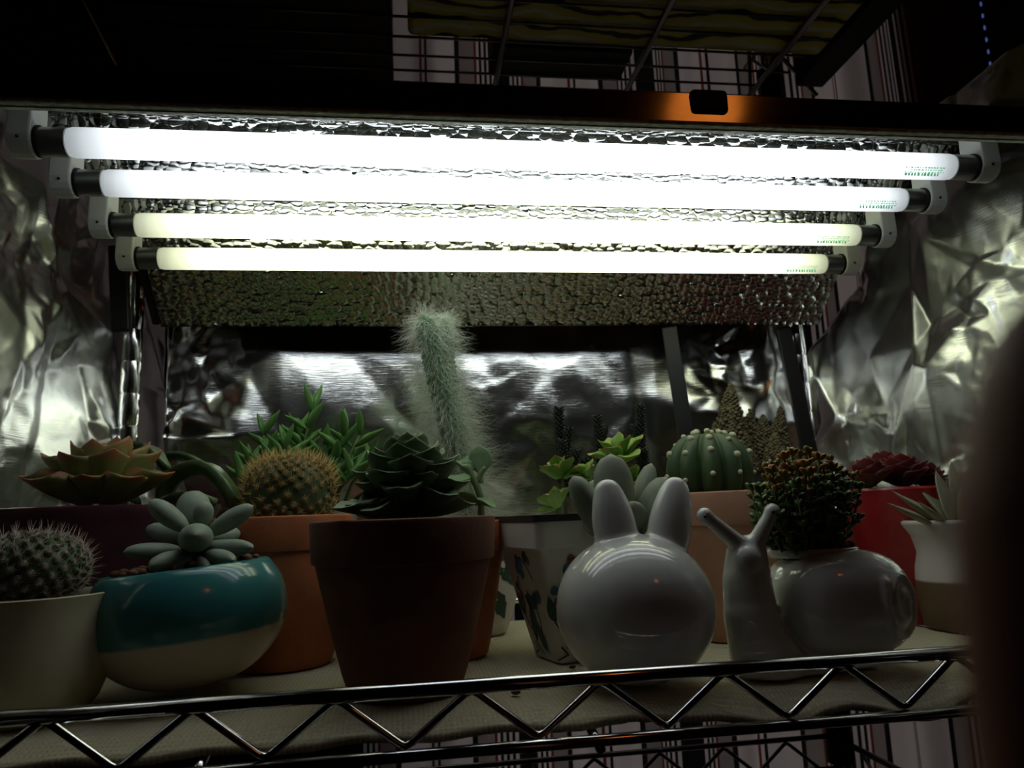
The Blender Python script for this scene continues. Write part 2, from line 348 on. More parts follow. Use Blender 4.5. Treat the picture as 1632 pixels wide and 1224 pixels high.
def leaf(parent, kind, matkey, p0, p1, wd, th, upv=(0, 0, 1), name='leaf', origin=None):
    p0 = Vector(p0); p1 = Vector(p1)
    if origin is not None: p0 = p0-origin; p1 = p1-origin
    d = p1-p0; L = d.length; y = d/L; u = Vector(upv); x = y.cross(u)
    if x.length < 1e-4: x = y.cross(Vector((0, 1, 0)))
    x.normalize(); z = x.cross(y)
    m = Matrix(((x.x*wd, y.x*L, z.x*th, p0.x), (x.y*wd, y.y*L, z.y*th, p0.y), (x.z*wd, y.z*L, z.z*th, p0.z), (0, 0, 0, 1)))
    return link(name, leaf_mesh(kind, matkey), None, parent, mw=m)
def rosette(parent, c, R, n, matkey, wr=.5, tr=.12, el0=78, el1=-2, hz=.35, tilt=None, kind='ech', lmin=.45, pw=.8, seed=0, name='leaf'):
    """n leaves by golden angle, inner ones upright, outer ones spread"""
    rr = random.Random(seed); c = Vector(c); T = tilt or Matrix.Identity(3)
    for i in range(n):
        t = (i+.5)/n; az = i*2.39996+seed; el = math.radians(el0+(el1-el0)*t**pw+rr.uniform(-4, 4)); L = R*(lmin+(1-lmin)*t**.8)*rr.uniform(.93, 1.05)
        d = Vector((math.cos(az)*math.cos(el), math.sin(az)*math.cos(el), math.sin(el)))
        base = Vector((math.cos(az)*R*.06, math.sin(az)*R*.06, R*hz*(1-t)))
        upv = Vector((-math.cos(az)*math.sin(el), -math.sin(az)*math.sin(el), math.cos(el)))
        leaf(parent, kind, matkey, c+T @ base, c+T @ (base+d*L), L*wr*rr.uniform(.92, 1.08), L*tr, T @ upv, name)
def pebbles(parent, c, R, n, matkey, size=.004, seed=1, name='pebble', ring=0.0, ry=1):
    rr = random.Random(seed)
    for i in range(n):
        a = rr.uniform(0, 2*PI); r = R*math.sqrt(rr.uniform(ring, 1)); s = size*rr.uniform(.6, 1.3)
        b = B().ball((0, 0, 0), (s, s*rr.uniform(.7, 1), s*rr.uniform(.5, .8)), 8, 5, jit=.5)
        b.link(name, M[matkey], parent, loc=(c[0]+r*math.cos(a), c[1]+r*math.sin(a)*ry, c[2]+s*.3))
def soil(parent, R, z, ry=1, n=40):
    v = [(0, 0, z+.002)]; f = []
    for i in range(1, 7):
        for k in range(n):
            a = 2*PI*k/n; r = R*i/6
            p = Vector((r*math.cos(a), r*math.sin(a)*ry, z)); p.z += .0025*noise.noise(p*300)+.002*(1-(i/6)**2); v.append(p)
    f += [(0, 1+k, 1+(k+1) % n) for k in range(n)]
    for i in range(5): f += [(1+i*n+k, 1+(i+1)*n+k, 1+(i+1)*n+(k+1) % n, 1+i*n+(k+1) % n) for k in range(n)]
    return link('soil', mk('soil', v, f), M['soil'], parent)
def needles(parent, items, m, name='spines', n=3):
    """items: (p0, p1, r) thin cones, one stuff part"""
    v = []; f = []
    for p0, p1, r in items:
        p0 = Vector(p0); p1 = Vector(p1); t = (p1-p0); a = t.orthogonal().normalized(); b = t.normalized().cross(a); k = len(v)
        v += [p0+(a*math.cos(2*PI*i/n)+b*math.sin(2*PI*i/n))*r for i in range(n)]+[p1]
        f += [(k+i, k+(i+1) % n, k+n) for i in range(n)]
    return stuff(link(name, mk(name, v, f), m, parent))
def hairs(parent, items, m, name='hairs'):
    """items: list of (points, width): bent ribbons joined in one stuff part"""
    v = []; f = []
    for pts, wd in items:
        k = len(v); t = (pts[-1]-pts[0]); a = t.cross(Vector((rng.normal(), rng.normal(), rng.normal()))).normalized()*wd/2
        for i, p in enumerate(pts): s = 1-.7*i/(len(pts)-1); v += [p-a*s, p+a*s]
        f += [(k+2*i, k+2*i+1, k+2*i+3, k+2*i+2) for i in range(len(pts)-1)]
    return stuff(link(name, mk(name, v, f), m, parent))

# ------------------------------------------------------------------ the room
def slab(name, c, d, m): return struct(B().box(c, d).link(name, M[m], smooth=False))
YW = 1.16
slab('floor', (.1, -.4, -.92), (3.6, 3.4, .04), 'floor')
slab('ceiling', (.1, -.4, 1.52), (3.6, 3.4, .04), 'wall')
slab('wall_left', (-1.72, -.4, .3), (.04, 3.4, 2.4), 'wall')
slab('wall_right', (1.92, -.4, .3), (.04, 3.4, 2.4), 'wall')
slab('wall_front', (.1, -2.12, .3), (3.6, .04, 2.4), 'wall')
YC = 1.06; cx0, cx1 = at(556, 1180, YC).x, at(1484, 200, YC).x
WX0, WX1, WZ0, WZ1 = cx0+.045, cx1-.03, -.62, 1.36
wb = B()
wb.box(((-1.7+WX0)/2, YW+.02, .3), (WX0+1.7, .04, 2.4)); wb.box(((1.9+WX1)/2, YW+.02, .3), (1.9-WX1, .04, 2.4))
wb.box(((WX0+WX1)/2, YW+.02, (WZ0-.9)/2), (WX1-WX0, .04, WZ0+.9)); wb.box(((WX0+WX1)/2, YW+.02, (WZ1+1.5)/2), (WX1-WX0, .04, 1.5-WZ1))
struct(wb.link('wall_back', M['wall'], smooth=False))
win = thing('window_1', 'dim window behind the striped curtain', 'window', (0, 0, 0)); del win['label'], win['category']; struct(win)
for c, d in (((WX0+.02, YW+.02, .37), (.04, .05, 1.98)), ((WX1-.02, YW+.02, .37), (.04, .05, 1.98)), (((WX0+WX1)/2, YW+.02, WZ0+.02), (WX1-WX0, .05, .04)), (((WX0+WX1)/2, YW+.02, WZ1-.02), (WX1-WX0, .05, .04)), (((WX0+WX1)/2, YW+.02, .37), (.03, .03, 1.9))):
    struct(B().box(c, d).link('window_frame', M['window_frame'], win, smooth=False))
gm, gnt, gb = new_mat('window_glass'); gb.inputs['Transmission Weight'].default_value = 1; gb.inputs['Roughness'].default_value = .02; gb.inputs['IOR'].default_value = 1.05
struct(B().box(((WX0+WX1)/2, YW+.03, .37), (WX1-WX0-.04, .004, 1.9)).link('pane', gm, win, smooth=False))

# striped curtain
nx, nz = 300, 12
v = []; f = []; uv = []
for j in range(nz+1):
    z = -.72+2.12*j/nz
    for i in range(nx+1):
        u = i/nx; x = cx0+(cx1-cx0)*u
        fold = .010*math.sin(u*46+.7*math.sin(z*2))+.006*math.sin(u*97+1)
        dx = .10*max(0, u-.86)*max(0, z-.3)
        v.append((x-dx, YC+fold, z)); uv.append((x, z))
f = [(j*(nx+1)+i, j*(nx+1)+i+1, (j+1)*(nx+1)+i+1, (j+1)*(nx+1)+i) for j in range(nz) for i in range(nx)]
me = mk('striped_curtain', v, f); ul = me.uv_layers.new(name='UVMap')
for lp in me.loops: ul.data[lp.index].uv = uv[lp.vertex_index]
xw = at(1226, 1160, YC).x; per = (at(1226, 1160, YC).x-at(971, 1160, YC).x)
M['curtain'] = curtain_mat('striped_curtain', xw, per)
tag(link('striped_curtain', me, M['curtain']), 'curtain with white, grey, black and dark red vertical stripes behind the rack', 'curtain')

# bead string; its blue glints are put in as emission
ch = thing('bead_string', 'string of tiny beads with a painted blue glow hanging in the dark upper right corner', 'lights', at(1560, -40, .95))
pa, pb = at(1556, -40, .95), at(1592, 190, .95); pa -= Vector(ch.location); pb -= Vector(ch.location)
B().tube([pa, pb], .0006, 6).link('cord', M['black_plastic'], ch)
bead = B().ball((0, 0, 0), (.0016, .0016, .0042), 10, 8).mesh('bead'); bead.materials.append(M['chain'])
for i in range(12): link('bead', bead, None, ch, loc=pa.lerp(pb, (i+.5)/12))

# ------------------------------------------------------------------ wire rack
XL, XR, YF, YB = -.279, .446, .407, .797
rack = thing('wire_shelving_rack', 'chrome wire shelving rack with zigzag rails, carrying the whole plant display', 'shelf rack', (XL, YF, -.6))
RO = Vector(rack.location)
def rpart(name, b, m='chrome', parent=None, **k): return b.link(name, M[m], parent or rack, loc=-RO if parent is None else None, **k)
for x, y in ((XL, YB), (XR, YB), (XL-.005, YF), (XR+.005, YF)):
    prof = [(.0092, -.88)]; z = -.88
    while z < 1.2:
        prof += [(.0096, z+.0015), (.0096, z+.0310), (.0088, z+.0315), (.0088, z+.0325)]; z += .033
    rpart('post', B().lathe(prof, 28, (x, y, 0)), sharp=40)
for z in (-.135, .6):
    for x, y in ((XL, YB), (XR, YB)):
        rpart('post_sleeve', B().lathe([(.0100, -.030), (.0140, -.028), (.0125, .022), (.0145, .024), (.0145, .032), (.0098, .033)], 24, (x, y, z)), 'black_plastic', sharp=40)
def zig(y, zt, zb, x0, p, n, r, axis='x', c=0):
    pts = []
    for k in range(n):
        t = x0+k*p/2; z = zt if k % 2 == 0 else zb
        pts.append((t, y, z) if axis == 'x' else (c, t, z))
    out = []
    for i, q in enumerate(pts):                      # soften the bends
        q = Vector(q)
        if 0 < i < len(pts)-1:
            a = q+(Vector(pts[i-1])-q).normalized()*.004; b = q+(Vector(pts[i+1])-q).normalized()*.004
            out += [a, q*.6+(a+b)*.2, b]
        else: out.append(q)
    return B().tube(out, r, 8)
# main tier (its rails stand up as a lip around the mat)
ZT, ZB = .0195, -.0085
rpart('top_rail', B().tube([(XL+.006, YF, ZT), (XR-.006, YF, ZT)], .0038, 16))
rpart('bottom_rail', B().tube([(XL+.006, YF, ZB-.003), (XR-.006, YF, ZB-.003)], .0030, 14))
rpart('zigzag_wire', zig(YF+.003, ZT-.002, ZB, -.175-.0685, .0685, 20, .0021))
rpart('top_rail', B().tube([(XL+.006, YB-.01, ZT), (XR-.006, YB-.01, ZT)], .003, 12))
rpart('bottom_rail', B().tube([(XL+.006, YB-.01, ZB-.003), (XR-.006, YB-.01, ZB-.003)], .003, 12))
for x in (XL, XR): rpart('side_rail', B().tube([(x, YF, ZB-.003), (x, YB, ZB-.003)], .003, 10))
for x in (at(306, 1195, YF).x, at(955, 1140, YF).x):
    rpart('cross_rod', B().tube([(x, YF+.001, ZB-.0075), (x, YF+.03, ZB-.001), (x, YB-.01, ZB-.001)], .0026, 10))
y = YF+.035
while y < YB-.02:
    rpart('shelf_wire', B().tube([(XL, y, ZB+.0012), (XR, y, ZB+.0012)], .0011, 6)); y += .026
# tier under it: back rail and side rail seen below the mat
ZL = -.137
rpart('top_rail', B().tube([(XL, YB, ZL), (XR-.01, YB, ZL)], .0026, 10), 'dark_chrome')
rpart('bottom_rail', B().tube([(XL, YB, ZL-.032), (XR-.01, YB, ZL-.032)], .0026, 10), 'dark_chrome')
rpart('zigzag_wire', zig(YB-.002, ZL-.002, ZL-.03, XR-.745, .0685, 22, .0018), 'dark_chrome')
rpart('side_rail', B().tube([(XR, YB, ZL-.004), (XR, YF, ZL-.004)], .0030, 10), 'dark_chrome')
rpart('side_rail', B().tube([(XR, YB, ZL-.034), (XR, YF, ZL-.034)], .0030, 10), 'dark_chrome')
rpart('zigzag_wire', zig(0, ZL-.005, ZL-.032, YB-.04, -.0685, 10, .0018, 'y', XR), 'dark_chrome')
# upper tier, seen from below
ZU = .60
for y in (.50, .53, .56, .59, .62, .652, .684, .716, .748, .776):
    rpart('shelf_wire', B().tube([(XL, y, ZU), (XR, y, ZU)], .0014, 6), 'dark_chrome')
rpart('top_rail', B().tube([(XL, YB, ZU-.003), (XR, YB, ZU-.003)], .0026, 10), 'dark_chrome')
rpart('top_rail', B().tube([(XL, YF, ZU-.003), (XR, YF, ZU-.003)], .0026, 10), 'dark_chrome')
for x in (.105, .262): rpart('cross_rod', B().tube([(x, YF, ZU-.004), (x, YB, ZU-.004)], .0032, 10), 'dark_chrome')
rpart('side_rail', B().tube([(XR-.03, YF, ZU-.004), (XR-.03, YB, ZU-.004)], .0034, 10), 'dark_chrome')
rpart('side_rail', B().tube([(XR-.03, YF, ZU+.036), (XR-.03, YB, ZU+.036)], .0024, 10), 'dark_chrome')
rpart('zigzag_wire', zig(0, ZU+.034, ZU-.002, YB-.02, -.0685, 10, .0018, 'y', XR-.03), 'dark_chrome')
rpart('brace', B().tube([at(1192, 36, .76), at(1196, 154, .79)], .0024, 8), 'dark_chrome')
rpart('brace', B().tube([at(1196, 38, .76), at(1302, 152, .79)], .0024, 8), 'dark_chrome')

# things stored on the upper tier
yb0, yb1 = atZ(650, 70, ZU).x, atZ(1362, 30, ZU).x
b = bevel(B().box(((yb0+yb1)/2, .62, ZU+.045), (yb1-yb0, .20, .085)).link('yellow_print_bag', M['yellow'], smooth=False), .006, 3)
tag(b, 'yellow bag printed with dark wavy lines lying on the upper wire shelf', 'bag')
b = bevel(B().box(((at(735, 100, .76).x+at(1040, 100, .76).x)/2, .757, ZU+.05), (.155, .056, .095)).link('black_storage_box', M['carton'], smooth=False), .002)
tag(b, 'plain black box behind the yellow bag on the upper wire shelf', 'box')
b = bevel(B().box((yb1+.022, .70, ZU+.05), (.034, .16, .095)).link('dark_carton', M['carton'], smooth=False), .002)
tag(b, 'dark carton at the right end of the yellow bag on the upper shelf', 'box')
b = bevel(B().box((-.146, .63, ZU+.012), (.27, .36, .020)).link('dark_wooden_board', M['board'], smooth=False), .002)
tag(b, 'dark brown wooden board on the upper shelf at top left', 'board')
o = B().tube([at(122, -20, .6), at(186, 104, .57)], .0009, 6).link('thin_wire', M['thread'])
tag(o, 'thin pale wire slanting across the dark top left corner', 'wire')

# ------------------------------------------------------------------ grow light
HX0, HX1 = -.200, .379
LS = 1.2                                             # fixture drawn at 549 mm tube length, then brought to the rack's scale
GO = Vector((.085, .50, .38))
gl = thing('grow_light', 'black four-tube fluorescent grow light with hammered reflector, glowing above the plants', 'lamp', EYE+(GO-EYE)*LS)
gl.scale = (LS, LS, LS)
def gpart(name, b, m, parent=None, **k): return b.link(name, M[m], parent or gl, loc=-GO if parent is None else None, **k)
def sheet_prof(prof, x0, x1, nx=40, thick=.0008):
    v = []; f = []; n = len(prof)
    for i in range(nx+1):
        x = x0+(x1-x0)*i/nx
        v += [(x, y, z) for y, z in prof]
    f = [(i*n+k, i*n+k+1, (i+1)*n+k+1, (i+1)*n+k) for i in range(nx) for k in range(n-1)]
    return B().add(v, f)
TY = [(.404, .3115), (.452, .3105), (.508, .3065), (.556, .300)]
gpart('reflector_panel', sheet_prof([(.3505, .3012), (.3525, .3045), (.362, .320), (.376, .3365)], HX0, HX1), 'hammer', sharp=30)
gpart('reflector_panel', sheet_prof([(.376, .3365), (.424, .3375), (.4285, .3265), (.433, .3370), (.474, .3370), (.480, .3245), (.486, .3355), (.528, .3335), (.532, .3210), (.537, .3325), (.578, .3300)], HX0, HX1), 'hammer', sharp=20)
gpart('reflector_panel', sheet_prof([(.578, .3300), (.598, .302), (.634, .2715), (.635, .2690)], HX0, HX1), 'hammer', sharp=30)
# outer housing: bent black sheet + ballast box
hp = [(.3500, .3050), (.3512, .3225), (.378, .3390), (.428, .3700), (.560, .3640), (.600, .3060), (.6365, .2690)]
gpart('housing', sheet_prof(hp, HX0-.001, HX1+.001, 2), 'housing', smooth=False)
for x in (HX0-.0015, HX1+.0015):
    pr = [(.376, .3365), (.428, .3700), (.560, .3640), (.578, .330)]
    gpart('end_plate', B().add([(x, a, b_) for a, b_ in pr]+[(x+.001, a, b_) for a, b_ in pr], [(0, 1, 2, 3), (7, 6, 5, 4), (0, 4, 5, 1), (1, 5, 6, 2), (2, 6, 7, 3), (3, 7, 4, 0)]), 'housing', smooth=False)
M['lip'] = mat('rough_folded_edge', (.62, .64, .56), .6, .6, var=.35, scale=260, bump=1.0, bscale=260)
gpart('front_lip', sheet_prof([(.3500, .3054), (.3452, .3032), (.3440, .3016), (.3452, .3006), (.3570, .3034)], HX0-.002, HX1+.002, 4), 'lip')
# outlet socket on the housing front
pc = at(1127, 167, .353)
ou = gpart('outlet', B().box(pc, (.0205, .010, .0135)), 'black_plastic', smooth=False); bevel(ou, .0025, 3)
for dx in (-.0040, .0046): gpart('slot', B().box((pc.x+dx, pc.y-.0049, pc.z+.001), (.0028, .0010, .0048)), 'carton', ou, smooth=False)
# lamps
caps = {}
GX0, GX1 = -.193, .3565
for i, (ty, tz) in enumerate(TY):
    m = 'tube_cool' if i < 2 else 'tube_warm'
    x0, x1 = GX0+.0135, GX1-.0135; R = .0081
    prof = [(0, x0), (R*.6, x0+.0003), (R*.93, x0+.0015), (R, x0+.004), (R, x1-.004), (R*.93, x1-.0015), (R*.6, x1-.0003), (0, x1)]
    bb = B(); n = 28; vv = []
    for r, x in prof: vv += [(x, r*math.cos(2*PI*k/n), r*math.sin(2*PI*k/n)) for k in range(n)]
    ff = [(a*n+k, a*n+(k+1) % n, (a+1)*n+(k+1) % n, (a+1)*n+k) for a in range(len(prof)-1) for k in range(n)]
    tb = bb.add(vv, ff).link('tube', M[m], gl, loc=Vector((0, ty, tz))-GO)
    tb['label'] = ['cool white tube nearest the front lip', 'cool white tube second from the front', 'greenish white tube second from the back', 'greenish white tube nearest the plants behind'][i]
    for xa, xb in ((GX0, x0+.001), (x1-.001, GX1)):
        c = B().tube([(xa, 0, 0), (xb, 0, 0)], R*.97, 24).link('end_cap', M['cap'], tb, sharp=40)
    for xa in (GX0-.0008, GX1-.0006):
        B().tube([(xa, 0, 0), (xa+.0016, 0, 0)], R*1.06, 24).link('seal_ring', M['black_plastic'], tb, sharp=40)
    # small green print near the right end, low on the tube, facing the room
    mk_b = B(); rr = random.Random(40+i)
    for row, (ang, h, a0, a1) in enumerate(((math.radians(212), .0007, .0, .026), (math.radians(222), .0007, .004, .026), (math.radians(232), .0007, .0, .026), (math.radians(243), .0022, .001, .025))):
        xx = x1-.037+a0
        while xx < x1-.037+a1:
            wd = rr.uniform(.0006, .0016) if row < 3 else rr.uniform(.0010, .0018)
            da = h/R/2; q = []
            for xq in (xx, xx+wd):
                for s in (-1, 1): q.append((xq+(.0004*s if row == 3 else 0), (R+.00012)*math.cos(ang+s*da), (R+.00012)*math.sin(ang+s*da)))
            mk_b.add(q, [(0, 1, 3, 2)]); xx += wd+rr.uniform(.0004, .0012)
    o = mk_b.link('printed_marking', M['green_ink'], tb, smooth=False)
    # lampholders
    for s, xe in ((-1, GX0-.001), (1, GX1+.001)):
        pts = []; hw = .0098
        for a in range(9): an = PI+PI*a/8; pts.append((ty+hw*math.cos(an), tz+hw*math.sin(an)*.95))
        pts += [(ty+hw*.9, .3365), (ty-hw*.9, .3365)]
        v = [(xe, a, b_) for a, b_ in pts]+[(xe+s*.0125, a, b_) for a, b_ in pts]; n = len(pts)
        lh = B().add(v, [tuple(range(n)), tuple(range(2*n-1, n-1, -1))]+[(k, (k+1) % n, n+(k+1) % n, n+k) for k in range(n)])
        lo = gpart('lampholder', lh, 'white_plastic', smooth=False); bevel(lo, .0012, 2)
        B().ball((xe+s*.006, ty-hw, tz-.002), .0009, 8, 6).link('screw_hole', M['black_plastic'], lo)
# black legs the lamp stands on
for a, c in ((at(1066, 522, .640), Vector((.255, .635, .0195))), (at(1247, 522, .645), Vector((.375, .640, .0195))), (at(224, 400, .61), at(252, 512, .655)), (at(188, 392, .60), at(193, 528, .60))):
    d = c-a; L = d.length; zq = d.to_track_quat('Z', 'X').to_matrix()
    lo = gpart('leg', B().box((a+c)/2, (.0135, .006, L), zq), 'black_plastic', smooth=False); bevel(lo, .001)

# ------------------------------------------------------------------ foil sheets
def foil(name, label, path, z0, z1, nu, nv, amp, seed, edge=None, amp_u=None, lean=0.0, zfun=None, m='foil'):
    """sheet hung along a plan path, crumpled by cones and creases"""
    r = np.random.default_rng(seed)
    P = np.array(path); seg = np.linalg.norm(np.diff(P, axis=0), axis=1); cum = np.concatenate([[0], np.cumsum(seg)]); Ltot = cum[-1]
    u = np.linspace(0, Ltot, nu); xs = np.interp(u, cum, P[:, 0]); ys = np.interp(u, cum, P[:, 1])
    # smooth path
    k = max(3, nu//14); ker = np.ones(k)/k
    xs = np.convolve(np.pad(xs, k//2, mode='edge'), ker, 'same')[k//2:k//2+nu]; ys = np.convolve(np.pad(ys, k//2, mode='edge'), ker, 'same')[k//2:k//2+nu]
    tx = np.gradient(xs); ty = np.gradient(ys); ln = np.hypot(tx, ty); nxv, nyv = -ty/ln, tx/ln
    H = z1-z0; vv = np.linspace(0, H, nv)
    U, V = np.meshgrid(u, vv, indexing='ij')
    from mathutils.geometry import delaunay_2d_cdt
    def facets(lam, str_=1.0):
        gu = int(Ltot/lam)+3; gv = int(H/(lam*str_))+3
        pu = (np.arange(gu)[:, None]-1+r.uniform(-.48, .48, (gu, gv)))*lam; pv = (np.arange(gv)[None, :]-1+r.uniform(-.48, .48, (gu, gv)))*lam*str_
        pu = pu.ravel(); pv = pv.ravel(); hh = r.uniform(-1, 1, len(pu)); hh = np.sign(hh)*np.abs(hh)**.7
        vo_, _, fo, *_ = delaunay_2d_cdt([Vector((a, b)) for a, b in zip(pu, pv)], [], [], 0, 1e-6)
        out = np.zeros(U.shape)
        for t in fo:
            a, b, c = t[:3]; x = pu[[a, b, c]]; y = pv[[a, b, c]]
            i0, i1 = np.searchsorted(u, [x.min(), x.max()]); j0, j1 = np.searchsorted(vv, [y.min(), y.max()])
            if i1 <= i0 or j1 <= j0: continue
            uu = U[i0:i1, j0:j1]; ww = V[i0:i1, j0:j1]; det = (y[1]-y[2])*(x[0]-x[2])+(x[2]-x[1])*(y[0]-y[2])
            if abs(det) < 1e-12: continue
            l0 = ((y[1]-y[2])*(uu-x[2])+(x[2]-x[1])*(ww-y[2]))/det; l1 = ((y[2]-y[0])*(uu-x[2])+(x[0]-x[2])*(ww-y[2]))/det; l2 = 1-l0-l1
            m_ = (l0 >= -1e-9) & (l1 >= -1e-9) & (l2 >= -1e-9)
            out[i0:i1, j0:j1][m_] = (l0*hh[a]+l1*hh[b]+l2*hh[c])[m_]
        return out
    def blur(a, k):
        for _ in range(k):
            p = np.pad(a, 1, mode='edge'); a = (p[:-2, 1:-1]+p[2:, 1:-1]+p[1:-1, :-2]+p[1:-1, 2:]+2*p[1:-1, 1:-1])/6
        return a
    mask = np.clip(.5+.9*blur(facets(.07), 6), .12, 1.2)
    h = blur(facets(.12, 1.3), 3)*.016 + blur(facets(.050, 1.3), 1)*.0085 + blur(facets(.024, 1.1), 0)*.0036*mask + facets(.010)*.0008*mask
    A = amp*(np.ones_like(U) if amp_u is None else np.interp(U/Ltot, amp_u[0], amp_u[1]))
    h = h*A
    X = xs[:, None]+nxv[:, None]*h; Y = ys[:, None]+nyv[:, None]*h + np.interp(U/Ltot, *(lean if isinstance(lean, tuple) else ([0, 1], [lean, lean])))*(V/H-.5)
    Zb = z0+V + .15*h
    if zfun is not None: Zb = zfun(U/Ltot, V/H, Zb)
    verts = np.stack([X, Y, Zb], -1).reshape(-1, 3)
    idx = np.arange(nu*nv).reshape(nu, nv)
    q = np.stack([idx[:-1, :-1], idx[1:, :-1], idx[1:, 1:], idx[:-1, 1:]], -1)
    if edge is not None:
        keep = edge((U[:-1, :-1]/Ltot), (V[:-1, :-1]/H)); q = q[keep]
    q = q.reshape(-1, 4)
    me = bpy.data.meshes.new(name); me.from_pydata(verts.tolist(), [], q.tolist()); me.update()
    me.polygons.foreach_set('use_smooth', [True]*len(me.polygons))
    bm = bmesh.new(); bm.from_mesh(me); bmesh.ops.delete(bm, geom=[x for x in bm.verts if not x.link_faces], context='VERTS'); bm.to_mesh(me); bm.free()
    o = link(name, me, M[m])
    md = o.modifiers.new('thickness', 'SOLIDIFY'); md.thickness = .0003
    tag(o, label, 'foil'); return o
foil('foil_sheet', 'crumpled aluminium foil hanging at the left end of the shelf', [(-.372, .36), (-.336, .55), (-.303, .72), (-.280, .835), (-.255, .865)], .004, .47, 240, 220, 1.0, 3, m='foil_matt')
foil('foil_sheet', 'smoother aluminium foil across the back, behind the hairy cactus', [(-.26, .835), (.0, .842), (.25, .842), (.475, .838)], .03, .42, 260, 150, 1.0, 11, lean=([0, .25, .6, 1], [-.030, -.022, -.014, -.010]),
     amp_u=([0, .1, .2, .75, .85, 1], [1.0, .8, .26, .26, .7, 1.0]))
foil('foil_sheet', 'crumpled aluminium foil hanging at the right end of the shelf', [(.566, .34), (.540, .50), (.508, .66), (.484, .80), (.462, .86)], .012, .49, 240, 220, 1.0, 23,
     edge=lambda u, v: ~((v > .50) & (u > 1.0-.95*(v-.50))), m='foil_matt')

# ------------------------------------------------------------------ mat
nxm, nym = 150, 70; v = []; f = []
mx0, mx1, my0, my1 = XL+.016, XR-.014, .421, .797
for j in range(nym+1):
    for i in range(nxm+1):
        a, c = i/nxm, j/nym; x = mx0+(mx1-mx0)*a; y = my0+(my1-my0)*c
        if j == 0: y += .0025*math.sin(a*60)+.0012*noise.noise(Vector((a*90, 0, 3)))
        d = max(0, 1-(y-my0)/.020); right = min(1, max(0, (x-.15)/.05))
        z = -.0012-.004*d*(1-right)-right*d*(.010+.005*math.sin(a*50))
        z += .0006*noise.noise(Vector((x*40, y*40, 0)))*(1-d)
        v.append((x, y, z))
f = [(j*(nxm+1)+i, j*(nxm+1)+i+1, (j+1)*(nxm+1)+i+1, (j+1)*(nxm+1)+i) for j in range(nym) for i in range(nxm)]
o = link('woven_mat', mk('woven_mat', v, f), M['mat']); md = o.modifiers.new('thickness', 'SOLIDIFY'); md.thickness = .004; md.offset = -1
tag(o, 'cream woven cloth mat covering the shelf under the pots', 'mat')
for i, (x, y) in enumerate(((823, 1106), (905, 1054), (912, 1066), (880, 1046))):
    p = atZ(x, y, 0)
    o = B().ball((p.x, max(p.y, .428), .0012), (.0028, .002, .0016), 8, 6, jit=.8).link('soil_crumb', M['soil'])
    tag(o, 'crumb of dark soil on the cream mat ' + ('near its front edge', 'beside the floral pot', 'between floral pot and rabbit', 'at the foot of the floral pot')[i], 'crumb', 'soil crumbs')

# ------------------------------------------------------------------ pots and plants
def flower_pot(parent, rt_, rb, h, band, m, lip=.0025, bulge=0.0):
    k = []
    for i in range(7):
        t = i/6; k.append((rb+(rt_-lip-rb)*t**.9+bulge*math.sin(PI*t), (h-band)*t))
    prof = [(0, 0), (rb*.96, 0), (rb, .0015)]+k[1:]+[(rt_-.0004, h-band+.0008), (rt_, h-band+.003), (rt_+.0012, h-.002), (rt_+.0006, h-.0005), (rt_-.001, h), (rt_-.0045, h-.0004), (rt_-.0055, h-.003), (rt_-.007, h-.014), (0, h-.014)]
    return B().lathe(prof, 64).link('pot', M[m], parent, sharp=45)

# --- A: aubergine bowl with the olive rosette (far left)
pA = at(140, 806, .585); RA = .103
cA = Vector((at(138, 806, .665).x, .665, 0)); hA = at(150, 806, .585).z
tA = thing('potted_echeveria', 'olive echeveria with red leaf edges in a wide aubergine bowl, far left', 'plant', cA)
B().lathe([(0, 0), (.058, 0), (.062, .002), (.078, .03), (.092, hA*.6), (.1, hA*.92), (.104, hA-.003), (.1035, hA), (.101, hA+.0005), (.099, hA-.003), (.096, hA-.012), (0, hA-.012)], 64, sx=1.0, sy=.78).link('bowl', M['purple'], tA, sharp=45)
soil(tA, .096, hA-.010, .78)
def lp(T, x, y, Y): return at(x, y, Y)-Vector(T.location)
base = lp(tA, 165, 805, .64)
cRA = lp(tA, 160, 806, .625)
for az, el, L, wr in ((-95, 66, .046, .86), (-20, 64, .050, .80), (-160, 62, .048, .80), (75, 72, .050, .78), (130, 60, .050, .78), (-60, 42, .050, .84), (-122, 40, .050, .84), (5, 38, .056, .72), (180, 36, .058, .72), (35, 50, .056, .74), (-90, 20, .044, .86), (-40, 14, .054, .74), (-145, 14, .056, .74), (-172, 16, .062, .62), (-8, 16, .060, .62), (-70, 84, .040, .8), (100, 40, .056, .7), (60, 30, .06, .7)):
    a_, e_ = math.radians(az), math.radians(el); d = Vector((math.cos(a_)*math.cos(e_), math.sin(a_)*math.cos(e_)*.9, math.sin(e_)))
    b0 = cRA+Vector((math.cos(a_)*.006, math.sin(a_)*.006, .002+.010*math.sin(e_)))
    L *= .90; leaf(tA, 'ech', 'ech_red', b0, b0+d*L, L*wr*.86, L*.24, (-math.cos(a_)*math.sin(e_), -math.sin(a_)*math.sin(e_), math.cos(e_)))
